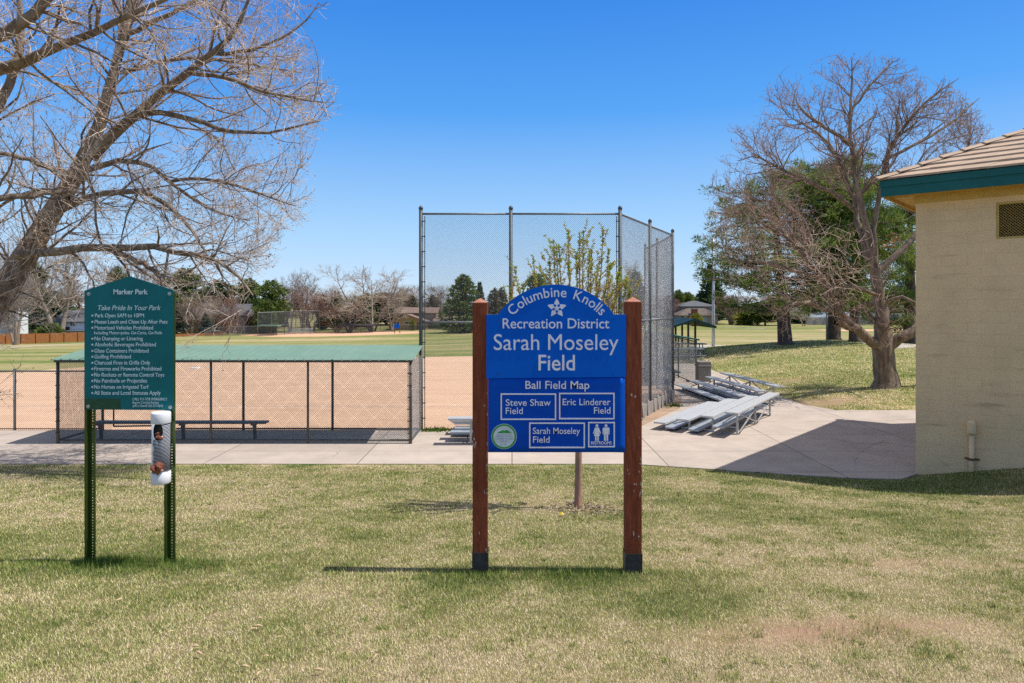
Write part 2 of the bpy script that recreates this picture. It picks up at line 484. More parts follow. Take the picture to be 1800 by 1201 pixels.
# ================================================================== SETTING: ground, plaza, dirt, grass
def greenness(x, y):
    """0 = dormant straw, 1 = lush"""
    g = 0.44 + 0.95 * (fbm(x * 0.45 + 3, y * 0.45 + 9, 4) - 0.5) + 0.95 * (fbm(x * 1.9, y * 1.9 + 40, 3) - 0.5) + 0.55 * (fbm(x * 6.5, y * 6.5, 2) - .5)
    ga = lambda cx, cy, sx, sy, a: a * np.exp(-0.5 * ((x - cx) / sx) ** 2 - 0.5 * ((y - cy) / sy) ** 2)
    g = g + ga(0.25, 5.9, 1.0, 0.24, 0.42) + ga(-3.6, 6.2, .9, 0.28, 0.75) + ga(-0.3, 5.8, .3, .3, .25) + ga(1.1, 5.8, .3, .3, .25)
    s = (x - 7.51) * UX + (y - 12.7) * UY; q = (x - 7.51) * -UY + (y - 12.7) * UX
    g = g + 0.45 * np.exp(-0.5 * ((q + 0.8) / 1.5) ** 2) * sstep(-5, -2, s)
    g = g + ga(4.2, 9.3, 3.0, 1.5, 0.22) + ga(0.8, 8.5, 2.5, .7, .10) + ga(-2.5, 7.6, 2.5, .5, .12)
    g = g - ga(2.6, 4.3, 1.7, .8, 0.32) - ga(3.9, 6.3, 1.2, .4, .30) - ga(0.6, 3.7, 4.0, .55, .24) - ga(-3.5, 9.2, 2.5, .35, .25) - ga(-4, 11, 1.5, .3, .2) - ga(-1.2, 4.6, 1.2, .5, .12)
    g = g + ga(1.7, 5.2, .5, .35, .28) - ga(-.6, 4.2, .8, .4, .10) + ga(-3, 4.3, 1.2, .6, .10)
    far = sstep(17, 30, y)
    st = 0.46 + 0.95 * (fbm(x * 0.022 + 7, y * 0.20, 3) - 0.5) + 0.5 * (fbm(x * .10, y * .5 + 5, 3) - .5)
    st = st + 0.12 * np.exp(-0.5 * ((y - 75) / 25) ** 2) * sstep(5, -10, x)
    st = st - 0.3 * np.exp(-0.5 * ((y - 62 - x * .2) / 7) ** 2) * sstep(4, 12, x)
    mound = np.exp(-0.5 * ((x - 16) / 7) ** 2 - 0.5 * ((y - 30) / 9) ** 2)
    st = st + 0.15 * mound
    return np.clip(g * (1 - far) + st * far, 0, 1)

def bareness(x, y):
    ga = lambda cx, cy, sx, sy, a: a * np.exp(-0.5 * ((x - cx) / sx) ** 2 - 0.5 * ((y - cy) / sy) ** 2)
    d = ga(2.1, 4.6, .6, .16, .95) + ga(1.55, 4.35, .3, .09, .7) + ga(2.9, 4.75, .6, .1, .6) + ga(3.8, 6.35, 1.0, .13, .55) + ga(.5, 3.75, .5, .1, .4) + ga(10.5, 27, 3.0, .8, .5) + ga(9.8, 21.6, 1.2, .8, .8)
    return np.clip(d * (0.4 + 1.2 * fbm(x * 3.1, y * 3.1 + 11, 3)), 0, 1)

gm = bpy.data.materials.new('lawn_ground'); MATS['lawn_ground'] = gm
n, l = nodes_of(gm); b = n['Principled BSDF']
at = n.new('ShaderNodeAttribute'); at.attribute_name = 'green'
ab = n.new('ShaderNodeAttribute'); ab.attribute_name = 'bare'
geo = n.new('ShaderNodeNewGeometry')
def _noise(scale, detail, vec):
    q = n.new('ShaderNodeTexNoise'); q.inputs['Scale'].default_value = scale; q.inputs['Detail'].default_value = detail
    q.inputs['Roughness'].default_value = 0.7
    l.new(vec, q.inputs['Vector']); return q.outputs['Fac']
mpg = n.new('ShaderNodeMapping'); mpg.inputs['Scale'].default_value = (0.35, 1.4, 1.0)
l.new(geo.outputs['Position'], mpg.inputs['Vector'])
f1 = _noise(3.0, 10, mpg.outputs[0]); f2 = _noise(38.0, 4, geo.outputs['Position'])
m1 = n.new('ShaderNodeMath'); m1.operation = 'MULTIPLY_ADD'; m1.inputs[1].default_value = 2.0
l.new(f1, m1.inputs[0])
s1 = n.new('ShaderNodeMath'); s1.operation = 'SUBTRACT'; s1.inputs[1].default_value = 1.0
l.new(at.outputs['Fac'], s1.inputs[0]); l.new(s1.outputs[0], m1.inputs[2])
m2 = n.new('ShaderNodeMath'); m2.operation = 'MULTIPLY_ADD'; m2.inputs[1].default_value = 1.2
l.new(f2, m2.inputs[0]); s2 = n.new('ShaderNodeMath'); s2.operation = 'SUBTRACT'; s2.inputs[1].default_value = 0.6
l.new(m1.outputs[0], s2.inputs[0]); l.new(s2.outputs[0], m2.inputs[2])
STRAW, MID, GREEN, LUSH = (0.46, 0.355, 0.21), (0.275, 0.25, 0.095), (0.165, 0.195, 0.055), (0.08, 0.15, 0.03)
rp = n.new('ShaderNodeValToRGB'); els = rp.color_ramp.elements
els.new(0.5); els.new(0.75)
for e, (p_, c_) in zip(els, ((0.12, STRAW), (0.42, MID), (0.72, GREEN), (1.0, LUSH))): e.position = p_; e.color = (*c_, 1)
l.new(m2.outputs[0], rp.inputs['Fac'])
mxd = n.new('ShaderNodeMix'); mxd.data_type = 'RGBA'; mxd.inputs[7].default_value = (0.36, 0.225, 0.15, 1)
l.new(ab.outputs['Fac'], mxd.inputs[0]); l.new(rp.outputs['Color'], mxd.inputs[6])
an_ = n.new('ShaderNodeAttribute'); an_.attribute_name = 'thatch'
mth = n.new('ShaderNodeMix'); mth.data_type = 'RGBA'; mth.inputs[7].default_value = (0.17, 0.135, 0.07, 1)
l.new(an_.outputs['Fac'], mth.inputs[0]); l.new(mxd.outputs[2], mth.inputs[6])
l.new(mth.outputs[2], b.inputs['Base Color'])
b.inputs['Roughness'].default_value = 0.95; b.inputs['Specular IOR Level'].default_value = 0.1
bp = n.new('ShaderNodeBump'); bp.inputs['Strength'].default_value = 0.7; bp.inputs['Distance'].default_value = 0.04
l.new(_noise(22.0, 8, geo.outputs['Position']), bp.inputs['Height']); l.new(bp.outputs['Normal'], b.inputs['Normal'])

xs = np.unique(np.round(np.concatenate([-np.geomspace(16, 900, 60), np.arange(-16, 16.01, 0.2), np.geomspace(16, 900, 70), np.arange(16, 40, .8)]), 3))
ys = np.unique(np.round(np.concatenate([[-30, -15, -8, -4, -2, 0, 1], np.arange(2, 14.01, 0.2), np.arange(14, 60, 0.8), [20.0, 36.0, 133.0], np.geomspace(60, 1800, 70)]), 3))
XX, YY = np.meshgrid(xs, ys, indexing='ij')
ZZ = Z(XX, YY)
idx = np.arange(XX.size).reshape(XX.shape)
Fq = np.stack([idx[:-1, :-1], idx[1:, :-1], idx[1:, 1:], idx[:-1, 1:]], -1).reshape(-1, 4)
raw('ground', np.stack([XX, YY, ZZ], -1), Fq, gm, smooth=True, attrs={'green': greenness(XX.ravel(), YY.ravel()), 'bare': bareness(XX.ravel(), YY.ravel()), 'thatch': 0.72 * (YY.ravel() < 13.4) * (np.abs(XX.ravel()) < 13) * (1 - bareness(XX.ravel(), YY.ravel()))})['kind'] = 'structure'

def sheet(name, poly, dz, mat, step=2.0, skirt=0.12):
    """a sheet following the terrain inside a plan polygon, dz above it, with a skirt going down"""
    bm = bmesh.new()
    f = bm.faces.new([bm.verts.new((x, y, 0)) for x, y in poly])
    bmesh.ops.triangulate(bm, faces=[f])
    px = [p[0] for p in poly]; py = [p[1] for p in poly]
    for lo, hi, no in ((min(px), max(px), (1, 0, 0)), (min(py), max(py), (0, 1, 0))):
        for t in np.arange(math.floor(lo / step) * step + step, hi, step):
            co = (t, 0, 0) if no[0] else (0, t, 0)
            bmesh.ops.bisect_plane(bm, geom=bm.verts[:] + bm.edges[:] + bm.faces[:], plane_co=co, plane_no=no, dist=1e-5)
    bmesh.ops.recalc_face_normals(bm, faces=bm.faces)
    for v in bm.verts: v.co.z = zf(v.co.x, v.co.y) + dz
    be = [e for e in bm.edges if e.is_boundary]
    r = bmesh.ops.extrude_edge_only(bm, edges=be)
    for v in [g for g in r['geom'] if isinstance(g, bmesh.types.BMVert)]: v.co.z -= skirt
    me = bpy.data.meshes.new(name); bm.to_mesh(me); bm.free(); me.materials.append(mat)
    if sum(p.normal.z for p in me.polygons) < 0: me.flip_normals()
    o = bpy.data.objects.new(name, me); COL.objects.link(o); o['kind'] = 'structure'
    return o

def smooth_poly(pts, n=4):
    p = [Vector((a, b)) for a, b in pts]; out = []
    for i in range(len(p)):
        a, b_, c, d = p[i - 1], p[i], p[(i + 1) % len(p)], p[(i + 2) % len(p)]
        for k in range(n):
            t = k / n
            out.append(tuple(0.5 * (2 * b_ + (c - a) * t + (2 * a - 5 * b_ + 4 * c - d) * t * t + (3 * b_ - a - 3 * c + d) * t ** 3)))
    return out

concrete = M_brick('plaza_concrete', (0.54, 0.455, 0.385), (0.49, 0.41, 0.345), (0.20, 0.17, 0.14), 3.05, 1.83, 0.012, plane='XY', var=0.27, bump=0.15, scale_noise=1.1, offset=0.0)
dirt = M('infield_clay', (0.68, 0.455, 0.305), 0.95, scale=0.9, col2=(0.57, 0.37, 0.24), stretch=(.3, 1.6, 1), bump=0.5, bscale=18, spec=0.1, detail=9)
plaza_poly = [(-26, 13.5), (-10, 13.48), (2.4, 13.47), (3.8, 13.05), (5.25, 12.62), (6.2, 12.38), (7.0, 12.30), (7.55, 12.7), (12, 20.0), (11.4, 19.2), (9.2, 20.6), (9.15, 22.5), (9.35, 26), (9.5, 33), (9.3, 36.5), (5.9, 36.5), (5.9, 27), (5.55, 22.6), (5.05, 20.7), (3.4, 17.9), (2.6, 17.03), (-26, 17.03)]
plaza_poly = [(-26, 13.5), (-10, 13.48), (2.4, 13.47), (3.8, 13.05), (5.25, 12.62), (6.2, 12.38), (7.0, 12.30), (7.56, 12.7), (12.9, 18.6), (11.6, 19.3), (9.6, 20.2), (9.15, 21.4), (9.2, 23.5), (9.35, 27), (9.5, 33), (9.3, 36.5), (5.9, 36.5), (5.9, 27), (5.55, 22.6), (5.05, 20.7), (3.4, 17.9), (2.6, 17.03), (-26, 17.03)]
sheet('concrete_plaza', plaza_poly, 0.022, concrete)
infield = [(-34, 16.2), (2.6, 16.9), (3.4, 17.6), (5.1, 20.4), (5.7, 22.5), (5.6, 40), (4.6, 50.5), (-2, 53), (-10, 53), (-17, 52.2), (-22.3, 50.0), (-25.5, 44.5), (-27.5, 37.5), (-29.5, 32), (-34, 28)]
sheet('infield_dirt', infield, 0.012, dirt)
chalk = M('chalk', (0.72, 0.62, 0.55), 0.9, scale=3, col2=(0.56, 0.35, 0.23), bump=0.1)
sheet('foul_line', [(-24, 21.4), (3.2, 21.4), (3.2, 21.5), (-24, 21.5)], 0.018, chalk, skirt=0.004)
fardirt = M('far_infield_clay', (0.66, 0.40, 0.26), 0.95, scale=0.2, col2=(0.60, 0.36, 0.23), bump=0.0, spec=0.1)
fp = [G(px, py) for px, py in ((418, 590), (480, 592.5), (560, 592), (640, 590), (742, 586), (742, 583.5), (600, 583.8), (470, 586.2))]
sheet('far_infield_dirt', [(p.x, p.y) for p in fp], 0.03, fardirt, step=6)
pathm = M('path_concrete', (0.50, 0.45, 0.40), 0.9, scale=1.0, var=0.15)
def strip(name, pix, w, dz=0.03, mat=None):
    ps = [G(*q) for q in pix]
    sheet(name, [(p.x, p.y - w / 2) for p in ps] + [(p.x, p.y + w / 2) for p in ps[::-1]], dz, mat or pathm, step=4)
strip('path', [(-160, 622), (0, 612), (80, 607.5), (160, 602)], 3.0)
strip('park_path', [(1540, 609), (1580, 606.5), (1640, 604), (1720, 603)], 3.0)
strip('field_path', [(1275, 575.5), (1310, 577), (1345, 577.5)], 2.2)
strip('side_infield_dirt', [(1450, 581.5), (1560, 581), (1700, 581)], 11, mat=fardirt)

crackm = M('crack_fill', (.16, .13, .115), .95)
def crack(pix_pts, w=.008):
    ps = [G(*q) for q in pix_pts]; rr = random.Random(int(pix_pts[0][0])); fine = []
    for a, b_ in zip(ps[:-1], ps[1:]):
        for i in range(5): fine.append((a.x + (b_.x - a.x) * i / 5 + rr.uniform(-.03, .03), a.y + (b_.y - a.y) * i / 5 + rr.uniform(-.05, .05)))
    fine.append((ps[-1].x, ps[-1].y))
    m = MB(); n_ = len(fine); z = .0265
    vs = [(x - w * rr.uniform(.2, .6), y - w, z) for x, y in fine] + [(x + w * rr.uniform(.2, .6), y + w, z) for x, y in fine]
    m.add(vs, [(i, n_ + i, n_ + i + 1, i + 1) for i in range(n_ - 1)])
    o = m.build('paving_crack', crackm); o['kind'] = 'structure'
crack([(1503, 826), (1500, 812), (1520, 792), (1555, 776)]); crack([(1608, 789), (1560, 781), (1510, 783), (1470, 775)], .006)
crack([(560, 815), (590, 803), (598, 794)], .006)
# ---- grass blades: density falls with distance, blades widen a little
rs = np.random.RandomState(11)
def _keep(x, y):
    s_ = (x - 7.51) * UX + (y - 12.7) * UY; q_ = (x - 7.51) * -UY + (y - 12.7) * UX
    return (y < lawn_edge(x) + 0.02) & ~((s_ > -0.02) & (q_ > -0.02))
def _sample(nb):
    y = np.exp(rs.uniform(math.log(3.2), math.log(13.7), nb)); x = rs.uniform(-1, 1, nb) * (0.80 * y + 1.0)
    return x, y
NB = 760000
bx, by = _sample(NB)
ok = _keep(bx, by) & (rs.rand(NB) > bareness(bx, by) * 0.85)
bx, by = bx[ok], by[ok]
gg = greenness(bx, by); n_ = len(bx)
tall = np.exp(-0.5 * ((bx - 0.35) / .85) ** 2 - 0.5 * ((by - 5.95) / 0.14) ** 2) + 1.8 * np.exp(-0.5 * ((bx + 3.72) / 0.2) ** 2 - 0.5 * ((by - 6.30) / 0.12) ** 2) + 1.0 * np.exp(-0.5 * ((bx + 3.25) / 0.5) ** 2 - 0.5 * ((by - 6.27) / 0.11) ** 2)
lgt = rs.uniform(0.011, 0.029, n_) * (0.75 + 0.45 * gg) * (1 + 1.1 * tall)
lean = rs.uniform(0.5, 2.6, n_) * (1.25 - 0.75 * gg) / (1 + tall)
# clumps of greener, taller blades
NT = 3800
cx_, cy_ = _sample(NT); ok = _keep(cx_, cy_) & (rs.rand(NT) < 0.25 + 0.75 * sstep(.35, .7, fbm(cx_ * 1.1 + 4, cy_ * 1.1 + 2, 3)))
cx_, cy_ = cx_[ok], cy_[ok]; per = 60
rad_ = np.repeat(rs.uniform(.012, .075, len(cx_)) * (1 + cy_ / 14), per)
tx = np.repeat(cx_, per) + rs.normal(size=len(rad_)) * rad_; ty = np.repeat(cy_, per) + rs.normal(size=len(rad_)) * rad_
tg = np.repeat(rs.uniform(.55, .98, len(cx_)), per)
tl = rs.uniform(.022, .050, len(tx)) * np.repeat(rs.uniform(.6, 1.15, len(cx_)), per)
bx = np.r_[bx, tx]; by = np.r_[by, ty]; gg = np.r_[gg + 0.2 * np.minimum(tall, 1), tg]; lgt = np.r_[lgt, tl]; lean = np.r_[lean, rs.uniform(.2, 1.2, len(tx))]
n_ = len(bx)
wid = 0.0016 + 0.00044 * by
lgt = lgt * (0.85 + by / 30)
an = rs.uniform(0, 2 * np.pi, n_)
bz = Z(bx, by); dx, dy = np.cos(an), np.sin(an)
hh = lgt / np.sqrt(1 + lean ** 2); out_ = hh * lean
wx, wy = -dy * wid / 2, dx * wid / 2
V = np.zeros((n_, 3, 3))
V[:, 0] = np.stack([bx - wx, by - wy, bz - 0.003], 1)
V[:, 1] = np.stack([bx + wx, by + wy, bz - 0.003], 1)
V[:, 2] = np.stack([bx + dx * out_, by + dy * out_, bz + hh + .002], 1)
# coarser, sparser blades on the grass bank and the lawn beyond the plaza
yb_ = np.exp(rs.uniform(math.log(18.6), math.log(62), 150000)); xb_ = rs.uniform(.20, .80, 150000) * yb_
ok = (xb_ > 9.05 + .25 * rs.rand(150000)) & ~((yb_ < 19.6) & (xb_ < 11.5)) & ~((yb_ < 37) & (xb_ < 9.6)) & (bareness(xb_, yb_) < .45)
xb_, yb_ = xb_[ok], yb_[ok]; k_ = len(xb_)
gb_ = np.clip(greenness(xb_, yb_) + .55 * (fbm(xb_ * 1.3, yb_ * 1.3 + 8, 3) - .5) + .4 * (fbm(xb_ * 4, yb_ * 2.5, 2) - .5), 0, 1)
an = rs.uniform(0, 2 * np.pi, k_); l2 = rs.uniform(.03, .07, k_); w2 = .0012 * yb_; ln2 = rs.uniform(.4, 1.8, k_); h2 = l2 / np.sqrt(1 + ln2 ** 2); zb2 = Z(xb_, yb_)
dx2, dy2 = np.cos(an), np.sin(an); V2 = np.zeros((k_, 3, 3))
V2[:, 0] = np.stack([xb_ + dy2 * w2 / 2, yb_ - dx2 * w2 / 2, zb2 - .005], 1); V2[:, 1] = np.stack([xb_ - dy2 * w2 / 2, yb_ + dx2 * w2 / 2, zb2 - .005], 1)
V2[:, 2] = np.stack([xb_ + dx2 * h2 * ln2, yb_ + dy2 * h2 * ln2, zb2 + h2], 1)
V = np.concatenate([V, V2]); gg = np.r_[gg, gb_]; n_ = len(gg)
blade_m = M_attr('grass_blade', ((0.0, (0.95, 0.78, 0.56)), (0.29, (0.74, 0.63, 0.32)), (0.60, (0.42, 0.46, 0.125)), (1.0, (0.08, 0.15, 0.028))), amp=1.15, transl=0.15)
raw('grass', V, np.arange(n_ * 3).reshape(-1, 3), blade_m, attrs={'green': np.repeat(gg, 3), 'rnd': np.repeat(rs.rand(n_), 3)})['kind'] = 'stuff'

# ================================================================== materials for the things
galv = M('galvanised_steel', (0.24, 0.26, 0.275), 0.55, scale=9, var=0.3, metal=0.5, bump=0.03)
galvd = M('weathered_steel', (0.11, 0.12, 0.125), 0.6, scale=9, var=0.3, metal=0.4, bump=0.03)
wire = M('fence_wire', (0.20, 0.215, 0.22), 0.5, scale=3, var=0.2, metal=0.5, bump=0)
wire_l = M('bright_fence_wire', (0.38, 0.40, 0.42), 0.45, scale=3, var=0.2, metal=0.5, bump=0)
dpost = M('dark_post_paint', (0.075, 0.075, 0.07), 0.55, scale=12, col2=(0.11, 0.10, 0.085), bump=0.05)
alu = M('aluminium', (0.60, 0.60, 0.595), 0.5, scale=5, var=0.22, metal=0.3, bump=0.04, stretch=(1, 8, 8))
alu2 = M('aluminium_frame', (0.50, 0.51, 0.50), 0.5, scale=8, var=0.25, metal=0.55, bump=0.03)
def _grain(name, col, col2, z=0.35):
    return M(name, col, 0.85, scale=14, col2=col2, bump=0.45, bscale=30, stretch=(1.6, 1.6, z), spec=0.2)
redwood = _grain('stained_rough_timber', (0.265, 0.070, 0.031), (0.15, 0.037, 0.017), 0.3)
redtop = M('sunlit_timber_top', (0.50, 0.23, 0.165), 0.85, scale=20, col2=(0.34, 0.115, 0.075), bump=0.3)  # paler than the posts: sunlight on their tops put into the colour
sleeve_m = M('black_post_sleeve', (0.022, 0.024, 0.027), 0.55, scale=14, col2=(0.05, 0.05, 0.052), bump=0.12)
chip = M('bare_wood_chip', (0.55, 0.47, 0.40), 0.9, scale=30, var=0.3)
blue = M('blue_sign_paint', (0.002, 0.125, 0.62), 0.42, scale=1.2, col2=(0.002, 0.105, 0.56), bump=0.02, spec=0.08)
blue2 = M('blue_map_paint', (0.002, 0.092, 0.52), 0.38, scale=1.2, col2=(0.002, 0.062, 0.44), bump=0.02, spec=0.08)
bedge = M('sign_edge', (0.25, 0.40, 0.62), 0.5, var=0.2)
white = M('sign_lettering', (0.80, 0.80, 0.86), 0.6, scale=20, var=0.08, bump=0)
screw_m = M('screw_head', (0.03, 0.03, 0.04), 0.5)
green_m = M('green_sign_paint', (0.001, 0.155, 0.165), 0.4, scale=2.5, col2=(0.001, 0.125, 0.138), bump=0.04, bscale=3, spec=0.25)
gpatch = M('dark_green_patch', (0.022, 0.088, 0.040), 0.6, scale=9, var=0.25)
glet = M('pale_lettering', (0.62, 0.74, 0.78), 0.6, scale=20, var=0.08, bump=0)
gpost = M('green_steel_post', (0.075, 0.125, 0.022), 0.3, scale=6, col2=(0.05, 0.085, 0.015), bump=0.02, metal=0.3, spec=0.5)
bolt_m = M('bolt_steel', (0.45, 0.47, 0.46), 0.35, metal=0.8)

# ================================================================== THE BLUE FIELD SIGN
SY = 6.0
def X(px, y=None): return (px - 900) / F * (y or SY)
def Zp(py, y=None): return EYE - (py - H) / F * (y or SY)
sign = thing('field_sign', 'blue arched field sign with white lettering between two reddish brown timber posts', 'sign', (X(978), SY, 0.8))
for (pl, pr, shoulder, peak, foot) in ((830.5, 857, 532, 524, 972), (1100.5, 1128.5, 530.5, 522, 974)):
    xl, xr = X(pl), X(pr); w = xr - xl; y0, y1 = SY, SY + 0.142
    zg = zf((xl + xr) / 2, SY) - 0.25
    m = MB(); m.bb((xl, y0, zg), (xr, y1, Zp(shoulder)))
    o = m.build('post', redwood, sign, bevel=0.006)
    m = MB(); zt = Zp(shoulder) + 0.001; c = ((xl + xr) / 2, (y0 + y1) / 2, Zp(peak)); e = 0.003
    m.add([(xl + e, y0 + e, zt), (xr - e, y0 + e, zt), (xr - e, y1 - e, zt), (xl + e, y1 - e, zt), c], [(0, 1, 4), (1, 2, 4), (2, 3, 4), (3, 0, 4), (3, 2, 1, 0)])
    m.build('post_cap', redtop, o)
    m = MB(); e = 0.004; zs = Zp(foot)
    m.bb((xl - e, y0 - e, zg), (xr + e, y0 - 0.0005, zs)); m.bb((xl - e, y1 + 0.0005, zg), (xr + e, y1 + e, zs))
    m.bb((xl - e, y0, zg), (xl - 0.0005, y1, zs)); m.bb((xr + 0.0005, y0, zg), (xr + e, y1, zs))
    m.build('post_sleeve', sleeve_m, o)
    m = MB(); rr = random.Random(int(pl))
    for k in range(22):
        side = rr.random() < 0.75; zc = rr.uniform(0.95, 2.6) if rr.random() < .5 else rr.uniform(1.5, 1.9)
        xc = (xr - rr.random() ** 2 * 0.03 if side else xl + rr.random() * w)
        ww, hh_ = rr.uniform(0.002, 0.009), rr.uniform(0.004, 0.03)
        if k < 4 and pl < 900: zc = Zp(rr.uniform(770, 790)); xc = xl + rr.random() * .03
        pts = [(min(xr - .001, max(xl + .001, xc + ww * math.cos(a) * rr.uniform(.5, 1))), zc + hh_ * math.sin(a) * rr.uniform(.5, 1)) for a in [i * math.pi / 3.5 for i in range(7)]]
        m.prism(pts, y0 - 0.0012, y0 + 0.001)
    m.build('paint_chips', chip, o)

# upper panel
zs_ = Zp(553); ol = [(X(855), Zp(665)), (X(1100), Zp(662.5)), (X(1100), zs_), (X(1079), zs_)]
cx0, hw = X(977), X(1079) - X(977); rise = Zp(500.5) - zs_
Rr = (hw * hw + rise * rise) / (2 * rise); zc0 = zs_ + rise - Rr; a0 = math.asin(hw / Rr)
ol += [(cx0 + Rr * math.sin(a), zc0 + Rr * math.cos(a)) for a in np.linspace(a0, -a0, 29)][1:-1]
ol += [(X(875), zs_), (X(855), zs_)]
PY0 = SY - 0.014
m = MB(); m.prism(ol, PY0, PY0 + 0.02)
up = m.build('name_panel', [blue, bedge], sign)
for p in up.data.polygons: p.material_index = 1 if p.normal.z > 0.3 else 0
m = MB(); TY = PY0 - 0.0005
put_text(m, 'Recreation District', 883.5, 1071, 577.3, 17.5, TY, bold=0.006)
put_text(m, 'Sarah Moseley', 868, 1087, 615.3, 27.5, TY, bold=0.0)
put_text(m, 'Field', 946.5, 1010.5, 651, 27, TY, bold=0.008)
m.build('lettering', white, up)
# arched words, letter by letter
m = MB(); word = 'Columbine Knolls'; cap = 17.0 / F * SY
capf = text_arrays('H', 0.006)[0][:, 1].max(); sc = cap / capf
widths = []
for ch in word:
    if ch == ' ': widths.append(0.42)
    else:
        V_, _ = text_arrays(ch, 0.006); widths.append(V_[:, 0].max() - V_[:, 0].min() + 0.09)
RT = 105.5 / F * SY; ctx, ctz = X(978.5), Zp(522.0) - RT
ang = 2 * R(47.5); tot = sum(widths); xcur = 0
for ch, w in zip(word, widths):
    if ch != ' ':
        V_, F_ = text_arrays(ch, 0.006); xm = V_[:, 0].min()
        th_ = (xcur + w / 2) / tot * ang - ang / 2; sx_ = RT * ang / tot
        out = []
        for v in V_:
            lx, lz = (v[0] - xm - (w - 0.09) / 2) * sx_, v[1] * sc
            rr_ = RT + lz
            out.append((ctx + rr_ * math.sin(th_) + lx * math.cos(th_), TY - (v[2] + .02) / .04 * .0025, ctz + rr_ * math.cos(th_) - lx * math.sin(th_)))
        m.add(out, F_)
    xcur += w
m.build('arched_lettering', white, up)
# columbine flower
fx, fz = X(978.5), Zp(542); u = SY / F
m = MB()
for k in range(5):
    a = math.pi / 2 + k * 2 * math.pi / 5; pts = []
    for t, wv in ((0.0, 1.2), (4.5, 3.6), (8.5, 4.6), (12, 3.2), (17, 0.25)):
        pts.append((t, wv))
    o2 = [(t, wv) for t, wv in pts] + [(t, -wv) for t, wv in pts[::-1]]
    m.prism([(fx + (t * math.cos(a) - s * math.sin(a)) * u, fz + (t * math.sin(a) + s * math.cos(a)) * u) for t, s in o2], TY - 0.002 - k * 0.0001, TY)
em = m.build('flower_emblem', white, up)
m = MB()
for k in range(5):
    a = -math.pi / 2 + k * 2 * math.pi / 5
    m.prism([(fx + (5.6 * math.cos(a) + 2.3 * math.cos(a + q) * (1.0)) * u, fz + (5.6 * math.sin(a) + 2.3 * math.sin(a + q)) * u) for q in np.linspace(0, 2 * math.pi, 12, endpoint=False)], TY - 0.0045, TY - 0.003)
m.build('inner_petals', blue, em)
m = MB()
for k in range(6):
    a = k * math.pi / 3; r_ = 0 if k == 0 else 1.6
    m.prism([(fx + (r_ * math.cos(a) + .55 * math.cos(q)) * u, fz + (r_ * math.sin(a) + .55 * math.sin(q)) * u) for q in np.linspace(0, 2 * math.pi, 6, endpoint=False)], TY - 0.006, TY - 0.0047)
m.build('stamens', white, em)
def screws(pl, y, parent, r=0.0055, mat=screw_m):
    for px, py in pl:
        m = MB(); m.prism([(X(px) + r * math.cos(q), Zp(py) + r * math.sin(q)) for q in np.linspace(0, 2 * math.pi, 9, endpoint=False)], y - 0.003, y)
        m.build('screw', mat, parent)
screws([(876, 563), (1078, 562), (876, 657), (1078, 656)], PY0, up)
# lower panel, sheet metal a little behind the upper one, its right part bent forward
LY = PY0 + 0.008
m = MB()
nx, nz = 24, 10
xl, xr = X(858), X(1098); zt_, zb_ = Zp(662), Zp(795)
def bend(u_, v_):
    return -0.006 * max(0.0, (u_ - 0.9) / 0.1) ** 1.2 * (0.4 + v_) 
vs = []
for j in range(nz + 1):
    for i in range(nx + 1):
        u_, v_ = i / nx, j / nz
        vs.append((xl + (xr - xl) * u_, LY + bend(u_, v_), zt_ + (zb_ - zt_) * v_))
nv = len(vs)
vs2 = [(x, y + 0.006, z) for x, y, z in vs]
fs = []
W1 = nx + 1
for j in range(nz):
    for i in range(nx):
        a = j * W1 + i; fs.append((a, a + W1, a + W1 + 1, a + 1)); fs.append(tuple(nv + k for k in (a, a + 1, a + W1 + 1, a + W1)))
rim = [i for i in range(W1)] + [j * W1 + nx for j in range(1, nz + 1)] + [nz * W1 + i for i in range(nx - 1, -1, -1)] + [j * W1 for j in range(nz - 1, 0, -1)]
for a, b_ in zip(rim, rim[1:] + rim[:1]): fs.append((a, b_, nv + b_, nv + a))
m.add(vs + vs2, fs)
lo = m.build('map_panel', blue2, sign, smooth=False)
for p in lo.data.polygons: p.use_smooth = abs(p.normal.y) > 0.7
m = MB(); TL = LY - 0.0045
put_text(m, 'Ball Field Map', 923.5, 1036, 683.6, 13.8, TL, bold=0.006)
put_text(m, 'Steve Shaw', 889, 968, 713.3, 11.2, TL, bold=0.003)
put_text(m, 'Field', 889, 919, 727.8, 11.2, TL, bold=0.003)
put_text(m, 'Eric Linderer', 989, 1073, 712.3, 11.2, TL, bold=0.003)
put_text(m, 'Field', 1044, 1073, 727.2, 11.2, TL, bold=0.003)
put_text(m, 'Sarah Moseley', 936.5, 1019.5, 762.8, 10.8, TL, bold=0.003)
put_text(m, 'Field', 937, 966, 778.2, 10.8, TL, bold=0.003)
put_text(m, 'RESTROOMS', 1039, 1075, 781.3, 5.2, TL, bold=0.015)
m.build('lettering', white, lo)
for nm, (a, t, c, d) in (('map_frame', (880, 691.5, 977.5, 738)), ('map_frame', (982.5, 690.5, 1080, 737)), ('map_frame', (930, 742.5, 1028, 787.5)), ('map_frame', (1033.5, 741.5, 1080.5, 786))):
    m = MB(); w = 2.3
    for q in (((a, t), (c, t + w)), ((a, d - w), (c, d)), ((a, t + w), (a + w, d - w)), ((c - w, t + w), (c, d - w))):
        m.bb((X(q[0][0]), TL - 0.0025, Zp(q[0][1])), (X(q[1][0]), TL + .001, Zp(q[1][1])))
    m.build(nm, white, lo)
m = MB()
def disc(cx, cy, r, n=16): return [(X(cx + r * math.cos(q)), Zp(cy - r * math.sin(q))) for q in np.linspace(0, 2 * math.pi, n, endpoint=False)]
def poly(pts): return [(X(a), Zp(b_)) for a, b_ in pts]
for cx in (1049, 1065): m.prism(disc(cx, 748, 2.5), TL - .0025, TL)
